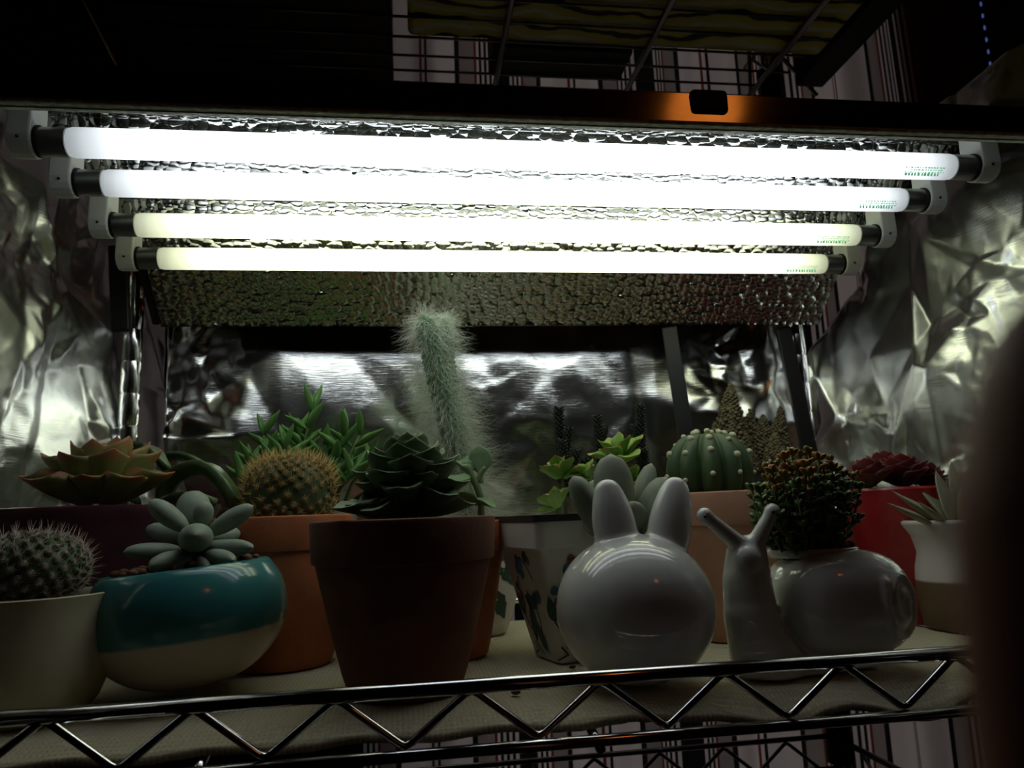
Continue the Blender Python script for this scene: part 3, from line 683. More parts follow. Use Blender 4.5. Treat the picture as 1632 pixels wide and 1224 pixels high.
def strap(parent, pts, wd, th, m, name='strap_leaf', upv=(0, 0, 1)):
    n = len(pts); v = []; f = []
    for i, p in enumerate(pts):
        p = Vector(p); t = (Vector(pts[min(i+1, n-1)])-Vector(pts[max(i-1, 0)])).normalized(); s = Vector((0, 1, 0)); s = (s-t*s.dot(t)).normalized(); nn = t.cross(s)
        u = i/(n-1); wv = wd*(.5+.5*math.sin(PI*(.15+.8*u)))*(1 if u < .93 else .6)
        for a in range(10): q = 2*PI*a/10; v.append(p+s*math.cos(q)*wv*.5+nn*(math.sin(q)*th*.5+.25*th*math.cos(2*q)))
    f = [(i*10+k, i*10+(k+1) % 10, (i+1)*10+(k+1) % 10, (i+1)*10+k) for i in range(n-1) for k in range(10)]+[tuple(range(9, -1, -1)), tuple((n-1)*10+k for k in range(10))]
    return B().add(v, f).link(name, M[m], parent)
def curve_px(T, pts, n=14):
    P = [lp(T, *q) for q in pts]; out = []
    for i in range(n):
        t = i/(n-1)*(len(P)-1); k = min(int(t), len(P)-2); fr = t-k
        p0 = P[max(k-1, 0)]; p1 = P[k]; p2 = P[k+1]; p3 = P[min(k+2, len(P)-1)]
        out.append(.5*((2*p1)+(p2-p0)*fr+(2*p0-5*p1+4*p2-p3)*fr*fr+(3*p1-p0-3*p2+p3)*fr**3))
    return out
strap(tA, curve_px(tA, [(258, 810, .66), (268, 770, .655), (295, 748, .65), (330, 744, .64), (360, 770, .63), (380, 806, .62)]), .030, .010, 'arch')
strap(tA, curve_px(tA, [(215, 800, .71), (180, 735, .72), (205, 712, .70), (240, 715, .68), (265, 745, .67)]), .034, .006, 'arch')
strap(tA, curve_px(tA, [(255, 800, .72), (262, 735, .72), (295, 726, .71), (330, 745, .70)]), .024, .006, 'arch')
strap(tA, curve_px(tA, [(258, 800, .66), (300, 790, .63), (340, 800, .60)], 8), .02, .008, 'arch')
pebbles(tA, (0, -.01, hA-.009), .085, 10, 'pebble', .004, 4, ry=.78)

# --- B: cream bowl with the pinkish spined cactus, front left
cB = Vector((at(48, 955, .50).x, .50, 0)); hB = at(100, 956, .455).z
tB = thing('potted_cactus', 'round cactus with pinkish spines in a cream bowl at the front left corner', 'plant', cB)
rB = (170-48)/ppm(at(100, 950, .50))
B().lathe([(0, 0), (rB*.66, 0), (rB*.73, .002), (rB*.86, hB*.13), (rB*.945, hB*.28), (rB*.975, hB*.45), (rB*.98, hB*.65), (rB*.975, hB*.85), (rB, hB-.002), (rB*1.01, hB), (rB*.985, hB+.0006), (rB*.95, hB-.002), (rB*.93, hB-.008), (0, hB-.008)], 64).link('bowl', M['cream'], tB, sharp=50)
soil(tB, rB*.92, hB-.006)
pebbles(tB, (0, 0, hB-.005), rB*.85, 26, 'pebble_brown', .0035, 6, ring=.5)
def spiny(T, c, rx, rz, ntub, tub_r, mbody, mspine, spine_len, nsp, sr, p=2.0, zmin=-.5, up_bias=.0, central=0):
    c = Vector(c)
    B().ball(c, (rx, rx, rz), 32, 20, p).link('body', M[mbody], T)
    tb = B(); sp = []
    for i in range(ntub):
        t = (i+.5)/ntub; sz = 1-(1-zmin)*t; az = i*2.39996
        ct = math.sqrt(max(0, 1-sz*sz)); e = 2/p
        q = Vector((rx*ct**e*math.cos(az) if p == 2 else rx*math.copysign(abs(ct)**e, ct)*math.cos(az), rx*(ct**e)*math.sin(az), rz*math.copysign(abs(sz)**e, sz)))
        nrm = Vector((q.x/rx**2, q.y/rx**2, q.z/rz**2)).normalized()
        tb.ball(c+q+nrm*tub_r*.1, (tub_r, tub_r, tub_r), 7, 5)
        a0 = c+q+nrm*tub_r*1.05; u1 = nrm.orthogonal().normalized(); u2 = nrm.cross(u1)
        for k in range(nsp):
            an = 2*PI*k/nsp+i; L = spine_len*random.uniform(.7, 1.15)
            d = (u1*math.cos(an)+u2*math.sin(an)+nrm*random.uniform(.15, .6)+Vector((0, 0, up_bias))).normalized()
            sp.append((a0, a0+d*L, sr))
        for k in range(central):
            d = (nrm+Vector((random.uniform(-.4, .4), random.uniform(-.4, .4), random.uniform(0, .5)))).normalized(); sp.append((a0, a0+d*spine_len*1.5, sr*1.2))
    stuff(tb.link('tubercles', M[mbody], T)); needles(T, sp, M[mspine])
sB = ppm(at(50, 905, .50)); zc = at(50, 905, .50).z
spiny(tB, (0, 0, zc-.001), 74/sB, 50/sB, 170, .0027, 'cactus', 'pink_spine', .0062, 16, .00017, p=2.2, zmin=-.8, central=2, up_bias=.2)

# --- C: teal and cream dipped bowl with moonstones
YCc = .535; pC = at(310, 1010, YCc); sC = ppm(pC)
tC = thing('potted_moonstone', 'grey-green moonstone succulent in a tilted round bowl dipped teal over cream', 'plant', (pC.x, YCc, 0))
RC = 151/sC; zt = at(315, 925, YCc-.03).z
prof = []
for i in range(22):
    t = i/21; a = -PI/2+t*(PI/2+.62); prof.append((RC*math.cos(a)**.85 if math.cos(a) > 0 else 0, .05+.053*math.sin(a)))
rim_r, rim_z = prof[-1]
prof[0] = (0, prof[0][1])
prof += [(rim_r-.002, rim_z+.0012), (rim_r-.005, rim_z), (rim_r-.006, rim_z-.006), (0, rim_z-.006)]
zmn = min(z for r, z in prof); prof = [(r, z-zmn) for r, z in prof]; prof = [(r, max(z, .0025)-.0025) for r, z in prof]; rim_z -= zmn+.0025
kz = zt/rim_z; prof = [(r, z*kz) for r, z in prof]; rim_z *= kz
tilt = Matrix.Rotation(math.radians(-5.0), 4, 'Y')
M['teal'] = two_tone('teal_dip_glaze', (.05, .24, .25), (.60, .52, .38), rim_z*.44)
def rot_part(o): o.matrix_local = Matrix.Translation((0, 0, RC*.105)) @ tilt; return o
rot_part(B().lathe(prof, 72).link('bowl', M['teal'], tC, sharp=50))
rot_part(soil(tC, rim_r-.005, rim_z-.0015))
for i in range(34):
    a = random.uniform(0, 2*PI); r = (rim_r-.008)*math.sqrt(random.uniform(.1, 1)); s = random.uniform(.002, .0048)
    q = Matrix.Translation((0, 0, RC*.105)) @ tilt @ Vector((r*math.cos(a), r*math.sin(a), rim_z+.001+s*.3))
    B().ball((0, 0, 0), (s, s*.8, s*.7), 8, 5, jit=.5).link('grit', M['pebble_brown'], tC, loc=q)
cx, cy, cY = 312, 862, .535
def fat(T, x0, y0, Y0, x1, y1, Y1, wpx, m, th=.85):
    p0 = lp(T, x0, y0, Y0); p1 = lp(T, x1, y1, Y1); s = ppm(at(x1, y1, Y1)); leaf(T, 'fat', m, p0, p1, wpx/s, wpx/s*th, (0, -.2, 1))
for a in [(300, 845, .54, 237, 798, .535, 38), (330, 852, .54, 404, 806, .535, 36), (312, 845, .55, 306, 783, .56, 52), (322, 842, .53, 326, 799, .525, 34),
          (290, 876, .535, 196, 880, .515, 32), (322, 872, .535, 404, 873, .51, 32), (305, 885, .53, 240, 902, .49, 38), (300, 858, .55, 236, 842, .575, 34), (330, 858, .55, 380, 850, .575, 34),
          (312, 862, .54, 312, 853, .487, 56), (320, 884, .54, 372, 893, .50, 34), (310, 890, .55, 330, 905, .505, 30)]: fat(tC, *a, 'pachy')
B().tube([lp(tC, 316, 930, .535), lp(tC, 314, 890, .535), lp(tC, 312, 850, .54)], .005, 10).link('stem', M['stem_brown'], tC)

# --- D: orange terracotta with golden barrel cactus
YD = .622; cD = Vector((at(452, 822, YD).x, YD, 0)); hD = at(450, 822, YD-.05).z; sD = ppm((cD.x, YD, .1))
tD = thing('potted_cactus', 'round cactus with golden spines in an orange terracotta pot', 'plant', cD)
flower_pot(tD, 107/sD, 76/sD, hD, .026, 'terra_orange', .002, .004); soil(tD, 98/sD, hD-.008)
cc = Vector((at(462, 790, YD).x-cD.x, 0, at(462, 790, YD).z))
spiny(tD, cc, 64/sD, 58/sD, 260, .0027, 'cactus', 'gold', .0064, 16, .00027, p=2.8, zmin=-.8, central=4)
pebbles(tD, (0, 0, hD-.006), 95/sD, 12, 'pebble', .004, 9, ring=.6)

# --- E: pale blue pot with fuzzy lance leaves
YE = .70; cE = Vector((at(478, 812, YE).x, YE, 0)); hE = at(540, 811, YE-.03).z; sE = ppm((cE.x, YE, .1))
tE = thing('potted_fuzzy_succulent', 'bushy plant of fuzzy pointed green leaves in a pale blue pot behind the golden cactus', 'plant', cE)
B().lathe([(0, 0), (.036, 0), (.04, .002), (.046, hE*.5), (.050, hE-.008), (.0525, hE-.006), (.0525, hE), (.048, hE), (.047, hE-.012), (0, hE-.012)], 48).link('pot', M['blue_pot'], tE, sharp=45)
soil(tE, .046, hE-.010)
rE = random.Random(5)
stems = [(497, 632, .69, 470, 810), (455, 690, .68, 450, 810), (400, 712, .69, 430, 810), (420, 668, .71, 440, 810), (548, 672, .68, 525, 812), (573, 668, .70, 535, 812), (384, 745, .68, 420, 812), (520, 690, .70, 505, 812), (475, 668, .71, 470, 812), (560, 735, .68, 530, 812), (440, 720, .67, 450, 812), (590, 715, .71, 545, 812), (515, 745, .67, 500, 812), (405, 770, .68, 425, 812)]
for x, y, Y, xb, yb in stems:
    p0 = lp(tE, xb, yb, YE); p1 = lp(tE, x, y+26, Y); mid = p0.lerp(p1, .5)+Vector(((xb-x)*.00008, 0, .004))
    pts = [p0, p0.lerp(mid, .5), mid, mid.lerp(p1, .5), p1]
    B().tube(pts, [.0017, .0016, .0015, .0013, .001], 7).link('stem', M['stem'], tE)
    nodes = 4 if y < 700 else 3
    for j in range(nodes):
        t = 1-j*.2; q = p0.lerp(p1, t)+Vector(((xb-x)*.00008, 0, .004))*math.sin(PI*t); az = j*PI/2+rE.uniform(-.4, .4)+x
        for sgn in (0, PI):
            el = math.radians((62 if j == 0 else 42)+rE.uniform(-14, 10)); L = rE.uniform(.026, .035)*(.9 if j == 0 else 1)
            d = Vector((math.cos(az+sgn)*math.cos(el), math.sin(az+sgn)*math.cos(el)*.7, math.sin(el)))
            leaf(tE, 'lance', 'delo', q, q+d*L, L*.27, L*.18, Vector((-d.x, -d.y, .6)))
    leaf(tE, 'lance', 'delo', p1, p1+Vector((rE.uniform(-.003, .003), 0, .017)), .0045, .003, (0, -1, .1))

# --- F: the big dark terracotta pot in front
YFp = .50; cF = Vector((at(643, 826, YFp).x, YFp, 0)); hF = at(643, 826, YFp-.059).z; sF = ppm((cF.x, YFp, .1))
tF = thing('potted_echeveria', 'dark green pointed rosette in the large dark terracotta pot at front centre', 'plant', cF)
flower_pot(tF, 143/sF, .035, hF, .027, 'terra', .0025); soil(tF, 133/sF, hF-.008)
pebbles(tF, (0, 0, hF-.006), 128/sF, 60, 'pebble', .0045, 12, ring=.45)
cR = lp(tF, 652, 800, .50)
rosette(tF, cR+Vector((0, 0, -.003)), .0455, 46, 'ech_green', .74, .24, 86, 26, .50, lmin=.50, pw=1.5, seed=3)
rosette(tF, cR+Vector((0, 0, -.008)), .0450, 14, 'ech_green', .62, .22, 20, -4, .25, lmin=.85, pw=1.0, seed=9)
B().tube([cR-Vector((0, 0, .02)), cR+Vector((0, 0, .012))], .008, 12).link('stem', M['stem'], tF)
for a in ((535, 822, 570, 812, .46), (590, 822, 545, 818, .45), (620, 815, 600, 822, .45)):
    leaf(tF, 'ech', 'ech_green', lp(tF, 620, 815, .49), lp(tF, a[2]-20, a[3]-2, a[4]), .02, .006)

# --- G: second terracotta pot behind with the spoon-leaved stem
YG = .618; cG = Vector((at(692, 828, YG).x, YG, 0)); hG = at(770, 829, YG-.04).z; sG = ppm((cG.x, YG, .1))
tG = thing('potted_kalanchoe', 'small spoon-leaved stem in the terracotta pot tucked behind the front one', 'plant', cG)
flower_pot(tG, 114/sG, 80/sG, hG, .024, 'terra_orange', .003); soil(tG, 104/sG, hG-.008)
B().tube(curve_px(tG, [(766, 832, .60), (767, 800, .60), (760, 775, .60), (751, 758, .60), (744, 742, .60)], 10), .0028, 8).link('stem', M['stem'], tG)
B().tube(curve_px(tG, [(759, 772, .60), (766, 755, .60), (774, 745, .60)], 6), .0022, 8).link('stem', M['stem'], tG)
def lf(T, kind, m, x0, y0, Y0, x1, y1, Y1, wpx, th, upv=(0, -1, .3), name='leaf'):
    s = ppm(at(x1, y1, Y1)); return leaf(T, kind, m, lp(T, x0, y0, Y0), lp(T, x1, y1, Y1), wpx/s, th, upv, name)
lf(tG, 'spoon', 'kalan', 768, 770, .60, 764, 712, .605, 40, .004, (-.5, -1, .1)); lf(tG, 'spoon', 'kalan', 752, 758, .60, 742, 735, .605, 30, .004, (.5, -1, .2))
lf(tG, 'ech', 'kalan', 742, 760, .60, 690, 790, .57, 50, .006, (0, -.4, 1)); lf(tG, 'ech', 'kalan', 760, 800, .60, 712, 785, .575, 34, .006, (0, -.4, 1))
lf(tG, 'ech', 'kalan', 755, 795, .60, 792, 812, .58, 18, .004, (0, -.4, 1)); lf(tG, 'ech', 'kalan', 745, 745, .60, 728, 738, .61, 24, .005, (0, -.6, 1))
pebbles(tG, (.0, 0, hG-.006), 100/sG, 24, 'pebble_brown', .004, 15, ring=.6)

# --- white egg pot with leaf print and hairy cactus
YW_ = .715; cW = Vector((at(766, 900, YW_).x, YW_, 0)); hW = at(766, 832, YW_-.03).z; sW = ppm((cW.x, YW_, .06))
tW = thing('potted_hairy_cactus', 'tall hairy white columnar cactus in a white pot with a leaf print', 'plant', cW)
RW = 62/sW
def egg(t): return RW*(.50+.50*math.sin(PI*(.10+.62*t))) if t < 1 else 0
prof = [(0, 0), (RW*.55, 0)]+[(RW*math.sin(PI*(.22+.46*t)), .003+(hW-.003)*t) for t in [i/10 for i in range(11)]]
prof += [(prof[-1][0]-.004, hW), (prof[-1][0]-.005, hW-.01), (0, hW-.01)]
B().lathe(prof, 48).link('pot', M['white_matt'], tW, sharp=50); soil(tW, prof[-2][0]-.0005, hW-.008)
def surf_r(prof, z):
    for (r0, z0), (r1, z1) in zip(prof, prof[1:]):
        if z0 <= z <= z1 and z1 > z0: return r0+(r1-r0)*(z-z0)/(z1-z0)
    return prof[-1][0]
def decal(T, prof, polys, m, name, off=.0004):
    for poly in polys:
        b = B(); c = (sum(p[0] for p in poly)/len(poly), sum(p[1] for p in poly)/len(poly))
        pts = [c]+list(poly); vv = [((surf_r(prof, z)+off)*math.cos(a), (surf_r(prof, z)+off)*math.sin(a), z) for a, z in pts]; n = len(poly)
        b.add(vv, [(0, 1+k, 1+(k+1) % n) for k in range(n)]); b.link(name, M[m], T)
def leafpoly(a, z, L, wd, ang, R, n=8, jag=0.0):
    out = []
    for s in (1, -1):
        rngk = range(n+1) if s == 1 else range(n-1, 0, -1)
        for k in rngk:
            t = k/n; d = t*L; o = s*wd*.5*math.sin(PI*t**.8)*(1+(jag if k % 2 else -jag))
            du = d*math.cos(ang)-o*math.sin(ang); dz = d*math.sin(ang)+o*math.cos(ang); out.append((a+du/R, z+dz))
    return out
a0 = -PI/2+.1
decal(tW, prof, [leafpoly(a0+.30, hW*.72, .034, .020, -1.05, RW, 8, .10), leafpoly(a0+.1, hW*.40, .032, .016, -.95, RW, 8, .10), leafpoly(a0-.2, hW*.8, .03, .018, -2.2, RW, 8, .10), leafpoly(a0+.45, hW*.70, .030, .003, -1.1, RW)], 'print_green', 'painted_leaf')
# cactus columns lean towards the lamp
def column(T, pts, r0, ntub, name):
    C = curve_px(T, pts, 26); n = len(C); rad = [r0*(.85+.25*math.sin(PI*min(1, .35+i/n*.5)))*(1 if i < n-4 else [1, .92, .75, .45][i-n+4] if i-n+4 < 4 else .3) for i in range(n)]
    B().tube(C, rad, 18).link(name, M['hairy_body'], T)
    tb = B(); anchors = []
    for i in range(ntub):
        t = (i+.5)/ntub*(n-1.001); k = int(t); fr = t-k; p = C[k].lerp(C[k+1], fr); r = rad[k]+(rad[k+1]-rad[k])*fr
        ax = (C[k+1]-C[k]).normalized(); u1 = ax.orthogonal().normalized(); u2 = ax.cross(u1); az = i*2.39996
        d = u1*math.cos(az)+u2*math.sin(az); q = p+d*r; tb.ball(q, .0013, 6, 4); anchors.append((q, d, ax, i/ntub))
    q = C[-1]; tb.ball(q, (.004, .004, .004), 8, 6)
    for k in range(40):
        d = Vector((random.gauss(0, 1), random.gauss(0, 1), random.gauss(.6, 1))).normalized(); anchors.append((q+d*.003, d, Vector((0, 0, 1)), 1.0))
    stuff(tb.link('tubercles', M['hairy_body'], T)); return anchors
an1 = column(tW, [(750, 835, .70), (742, 780, .69), (722, 700, .665), (702, 620, .64), (686, 550, .622), (675, 508, .612)], 15.0/sW, 620, 'stem')
an2 = column(tW, [(762, 835, .705), (752, 780, .70), (735, 700, .685), (720, 620, .660), (711, 560, .640), (709, 513, .630)], 10.5/sW, 420, 'stem')
def hair_items(an, per, lo, hi, wd, seed):
    r = random.Random(seed); out = []
    for q, d, ax, t in an:
        k = per if t < .6 else max(1, int(per*.6))
        for _ in range(k):
            L = r.uniform(lo, hi)*(1.25-.75*t)
            dd = (d+ax*r.uniform(-.5, .7)+Vector((r.gauss(0, .45), r.gauss(0, .45), r.gauss(0, .45)))).normalized()
            bend = Vector((r.gauss(0, .4), r.gauss(0, .4), -r.uniform(.1, .9)))
            pts = [q]
            for s in range(1, 5): dd = (dd+bend*.28).normalized(); pts.append(pts[-1]+dd*L/4)
            out.append((pts, wd*r.uniform(.7, 1.3)))
    return out
hairs(tW, hair_items(an1, 14, .014, .042, .00017, 1), M['hair']); hairs(tW, hair_items(an2, 14, .012, .040, .00017, 2), M['hair'])

# --- H: white square pot with floral print
YH = .585; qa = atZ(850, 1043, 0); qb = atZ(891, 1059, 0)
ed = qb-qa; rotH = math.atan2(ed.y, ed.x); wb_ = ed.length/2; print('H', ed, rotH, wb_)
hH = at(830, 822, .545).z
cH = qb+Matrix.Rotation(rotH, 3, 'Z') @ Vector((-wb_, wb_, 0)); cH.z = 0; YH = cH.y; print('H', cH); sH = ppm((cH.x, YH, .08))
tH = thing('potted_red_edged_succulent', 'lime green succulents with red leaf tips in a white square pot painted with blue flowers', 'plant', cH, (0, 0, rotH))
def sq_ring(hw, z, rc=.006, n=5):
    out = []
    for cxx, cyy, a0 in ((1, 1, 0), (-1, 1, PI/2), (-1, -1, PI), (1, -1, 1.5*PI)):
        for k in range(n): a = a0+PI/2*k/(n-1); out.append((cxx*(hw-rc)+rc*math.cos(a), cyy*(hw-rc)+rc*math.sin(a), z))
    return out
def sq_loft(rings):
    v = sum(rings, []); n = len(rings[0]); f = [(i*n+k, i*n+(k+1) % n, (i+1)*n+(k+1) % n, (i+1)*n+k) for i in range(len(rings)-1) for k in range(n)]
    f += [tuple(range(n-1, -1, -1)), tuple((len(rings)-1)*n+k for k in range(n))]; return B().add(v, f)
wt = .047
potH = sq_loft([sq_ring(wb_-.001, 0), sq_ring(wb_, .001), sq_ring(wt-.006, hH-.026), sq_ring(wt-.002, hH-.023), sq_ring(wt, hH-.004)]).link('pot', M['white_matt'], tH, sharp=45)
sq_loft([sq_ring(wt+.0004, hH-.0048), sq_ring(wt+.0006, hH), sq_ring(wt-.004, hH), sq_ring(wt-.005, hH-.010)]).link('black_rim', M['black_paint'], tH, sharp=45)
soil(tH, wt-.007, hH-.007)
def face_paint(polys, m, name, face):
    """paint lying on one tapered face of the pot; poly points are (across, up)"""
    b = B()
    for poly in polys:
        if name != 'painted_outline': b = B()
        pts = [(sum(p[0] for p in poly)/len(poly), sum(p[1] for p in poly)/len(poly))]+list(poly); n = len(poly); vv = []
        for u, z in pts:
            d = wb_+(wt-.006-wb_)*z/(hH-.026)+.0005
            vv.append({'front': (u, -d, z), 'right': (d, u-.010, z)}[face])
        b.add(vv, [(0, 1+k, 1+(k+1) % n) for k in range(n)])
        if name != 'painted_outline': b.link(name, M[m], tH)
    if name == 'painted_outline': stuff(b.link(name, M[m], tH))
def fleaf(u, z, L, wd, ang, n=7): return leafpoly(u, z, L, wd, ang, 1.0, n)
def blob(u, z, r, n=10): return [(u+r*math.cos(2*PI*k/n), z+r*1.15*math.sin(2*PI*k/n)) for k in range(n)]
def stroke(pts, wd):
    L = [(p[0]-wd/2, p[1]) for p in pts]; return L+[(p[0]+wd/2, p[1]) for p in reversed(pts)]
def strokes(lines, wd): # thin quads
    out = []
    for ln in lines:
        for p, q in zip(ln, ln[1:]):
            dx, dz = q[0]-p[0], q[1]-p[1]; l = math.hypot(dx, dz); nx_, nz_ = -dz/l*wd/2, dx/l*wd/2
            out.append([(p[0]+nx_, p[1]+nz_), (q[0]+nx_, q[1]+nz_), (q[0]-nx_, q[1]-nz_), (p[0]-nx_, p[1]-nz_)])
    return out
for face in ('front', 'right'):
    face_paint([fleaf(.006, .070, .013, .008, 1.1), fleaf(-.010, .045, .022, .010, -.35), fleaf(.002, .040, .020, .009, .5), fleaf(-.006, .012, .034, .011, 1.45), fleaf(.008, .006, .024, .009, 1.9), fleaf(-.018, .03, .02, .007, 1.9)], 'print_green', 'painted_leaf', face)
    face_paint([blob(-.010, .066, .0042), blob(-.004, .062, .0038), blob(-.003, .070, .0036), blob(.016, .046, .0042), blob(-.020, .052, .003)], 'print_blue', 'painted_petal', face)
    face_paint([blob(-.008, .073, .0032), blob(-.016, .044, .0035), blob(.013, .072, .003)], 'print_red', 'painted_blossom', face)
    ln = [[(.014, .058), (.008, .068), (-.001, .074), (-.010, .073)], [(-.014, .060), (-.018, .050), (-.012, .040), (-.018, .030), (-.010, .020)], [(-.002, .050), (-.006, .036), (.0, .024), (-.008, .012), (.002, .004)], [(.006, .040), (.010, .028), (.004, .016), (.012, .006)], [(-.012, .012), (-.006, .006), (-.014, .003)]]
    face_paint(strokes(ln, .0011), 'black_paint', 'painted_outline', face)
IH = tH.matrix_basis.inverted() if False else (Matrix.Translation(cH) @ Matrix.Rotation(rotH, 4, 'Z')).inverted()
def lpH(x, y, Y): return IH @ at(x, y, Y)
def rosH(x, y, Y, Rpx, n, seed, tx=0, ty=0, el1=8):
    c = lpH(x, y, Y); T = Matrix.Rotation(tx, 3, 'Y') @ Matrix.Rotation(ty, 3, 'X')
    rosette(tH, c, 1.3*Rpx/sH, max(6, n-2), 'ech_lime', .74, .18, 70, el1, .2, tilt=T, lmin=.55, seed=seed)
    B().tube([Vector((c.x*.6, c.y*.6, hH-.008)), c+Vector((0, 0, .004))], .003, 8).link('stem', M['stem'], tH)
rosH(893, 762, .575, 36, 11, 1, -.2, .1); rosH(988, 735, .60, 48, 10, 2, .1, .25); rosH(938, 762, .57, 28, 9, 3, 0, .5); rosH(890, 808, .56, 32, 9, 4, -.6, .3); rosH(1010, 770, .60, 32, 8, 6, .3, .3)
# dark spires
def spire(x0, y0, x1, y1, Y, wpx, seed):
    p0, p1 = lpH(x0, y0, Y), lpH(x1, y1, Y); r = wpx/2/ppm(at(x1, y1, Y)); b = B(); b.tube([p0, p0.lerp(p1, .5), p1], [r*.7, r*.7, r*.5], 8); rr = random.Random(seed)
    n = int((p1-p0).length/.0011)
    for i in range(n*3):
        q = p0.lerp(p1, (i+.5)/(n*3)); a = i*2.39996; d = Vector((math.cos(a), math.sin(a), .55)); c = q+Vector((d.x*r*.75, d.y*r*.75, 0))
        R_ = d.to_track_quat('Z', 'X').to_matrix(); b.ball(c, (r*.28, r*.28, r*.62), 5, 4, R=R_)
    return b.link('spire', M['spire'], tH)
for i, a in enumerate([(892, 720, 890, 648, .62, 15), (898, 745, 907, 682, .615, 14), (905, 790, 895, 700, .61, 14), (958, 740, 951, 662, .62, 14), (960, 705, 966, 680, .62, 10), (1022, 760, 1020, 644, .62, 14), (1018, 710, 1010, 676, .62, 11), (1028, 790, 1026, 715, .61, 14), (915, 740, 920, 716, .61, 13), (935, 760, 935, 730, .61, 16), (1008, 720, 1004, 695, .62, 10)]): spire(*a, seed=i)
pebbles(tH, (-.01, -.01, hH-.006), .03, 14, 'pebble', .003, 21)

# --- I: white rabbit planter with big moonstone leaves
YI = .475; pI = at(1012, 965, YI); sI = ppm(pI); cI = Vector((pI.x, YI, 0))
tI = thing('rabbit_planter', 'white glazed rabbit-shaped planter with two ears and big grey-green leaves', 'planter', cI)
def remesh(o, vox, it=6, fac=.6):
    md = o.modifiers.new('remesh', 'REMESH'); md.mode = 'VOXEL'; md.voxel_size = vox; md.use_smooth_shade = True
    m2 = o.modifiers.new('smooth', 'SMOOTH'); m2.iterations = it; m2.factor = fac; return o
b = B(); zI = pI.z-.0035
RI = 126/sI; zlow = zI+.002
v0 = len(b.v); b.ball((0, 0, zlow), (RI, RI*.95, .0455), 48, 30, 2.05)
ztop = at(1015, 848, YI).z
b.v = [(x, y, max(z, .0005)) for x, y, z in b.v]
def capsule(b, p0, p1, r0, r1, n=14, sq=(1, .8), mid=0.0, rm=None):
    p0 = Vector(p0); p1 = Vector(p1); d = p1-p0; R_ = d.to_track_quat('Z', 'Y').to_matrix()
    for i in range(n):
        t = i/(n-1); r = r0+(r1-r0)*t
        if rm: r = r0*(1-t)**2+2*rm*t*(1-t)+r1*t*t
        b.ball(p0.lerp(p1, t), (r, r*sq[1], r), 18, 12)
def lo_(T, x, y, Y): return at(x, y, Y)-Vector(T.location)
capsule(b, lo_(tI, 990, 895, YI), lo_(tI, 969, 786, YI+.003), 29/sI, 24/sI, 20, rm=47/sI)
capsule(b, lo_(tI, 1060, 892, YI), lo_(tI, 1076, 782, YI+.003), 29/sI, 24/sI, 20, rm=47/sI)
remesh(b.link('body', M['white_glaze'], tI), .0016, 8)
B().lathe([(0, -.002), (.016, 0), (.018, .003), (.0165, .0035), (.015, .002), (0, .002)], 30, (0, .026, zlow+.041)).link('opening_rim', M['white_glaze'], tI)
o = soil(tI, .015, 0); o.location = (0, .026, zlow+.0442)
YL = .505
def fatI(x0, y0, x1, y1, Y, wpx, Y0=.500, m='pachy_grey'): fat(tI, x0, y0, Y0, x1, y1, Y, wpx, m, .7)
fatI(968, 862, 913, 758, .49, 62); fatI(958, 858, 945, 765, .515, 44); fatI(985, 850, 973, 723, .505, 66); fatI(1008, 850, 1038, 738, .515, 36); fatI(1012, 858, 1062, 760, .50, 58); fatI(1005, 850, 1010, 800, .485, 46); fatI(985, 858, 935, 830, .54, 40); fatI(1010, 858, 1075, 830, .55, 44)
B().tube([lp(tI, 1000, 880, .50), lp(tI, 996, 840, .50)], .006, 10).link('stem', M['stem_brown'], tI)

# --- J: pale terracotta pot with the ribbed cactus
YJ = .622; cJ = Vector((at(1158, 785, YJ).x, YJ, 0)); hJ = at(1165, 782, YJ-.05).z; sJ = ppm((cJ.x, YJ, .1))
tJ = thing('potted_cactus', 'ribbed dome cactus with woolly white tufts in a pale terracotta pot', 'plant', cJ)
flower_pot(tJ, 108/sJ, 77/sJ, hJ, .027, 'terra_pink', .002); soil(tJ, 98/sJ, hJ-.008)
cc = lp(tJ, 1130, 752, YJ); Rj = 70/sJ; Hj = 66/sJ; nr = 10; v = []; f = []; NU, NV = 120, 26
def ribr(a): return 1-.30*(1-abs(math.cos(a*nr/2))**.6)
for j in range(NV+1):
    th = -.75+(PI/2+.75)*j/NV
    for k in range(NU):
        a = 2*PI*k/NU; dip = 1-.12*math.exp(-((PI/2-th)/.28)**2)
        m_ = 1+(ribr(a)-1)*min(1, math.cos(th)*2.2)
        v.append((cc.x+Rj*math.cos(th)**.85*m_*math.cos(a) if math.cos(th) > 1e-6 else cc.x, cc.y+(Rj*math.cos(th)**.85*m_*math.sin(a) if math.cos(th) > 1e-6 else 0), cc.z+Hj*math.sin(th)*dip*(.92+.08*ribr(a))))
f = [(j*NU+k, j*NU+(k+1) % NU, (j+1)*NU+(k+1) % NU, (j+1)*NU+k) for j in range(NV) for k in range(NU)]
B().add(v, f).link('body', M['cactus_ribbed'], tJ)
rj = random.Random(8)
for k in range(nr):
    a = 2*PI*k/nr
    for th in (1.25, .86, .38, -.15):
        th += rj.uniform(-.1, .1)+(.12 if k % 2 else 0)
        q = Vector((cc.x+Rj*math.cos(th)**.85*math.cos(a), cc.y+Rj*math.cos(th)**.85*math.sin(a), cc.z+Hj*math.sin(th)*.99)); s = rj.uniform(.0020, .0034)
        B().ball((0, 0, 0), (s, s, s*.9), 9, 7, jit=.6).link('areole', M['tuft'], tJ, loc=q)
pebbles(tJ, (0, 0, hJ-.005), 92/sJ, 30, 'pebble', .005, 31, ring=.45)

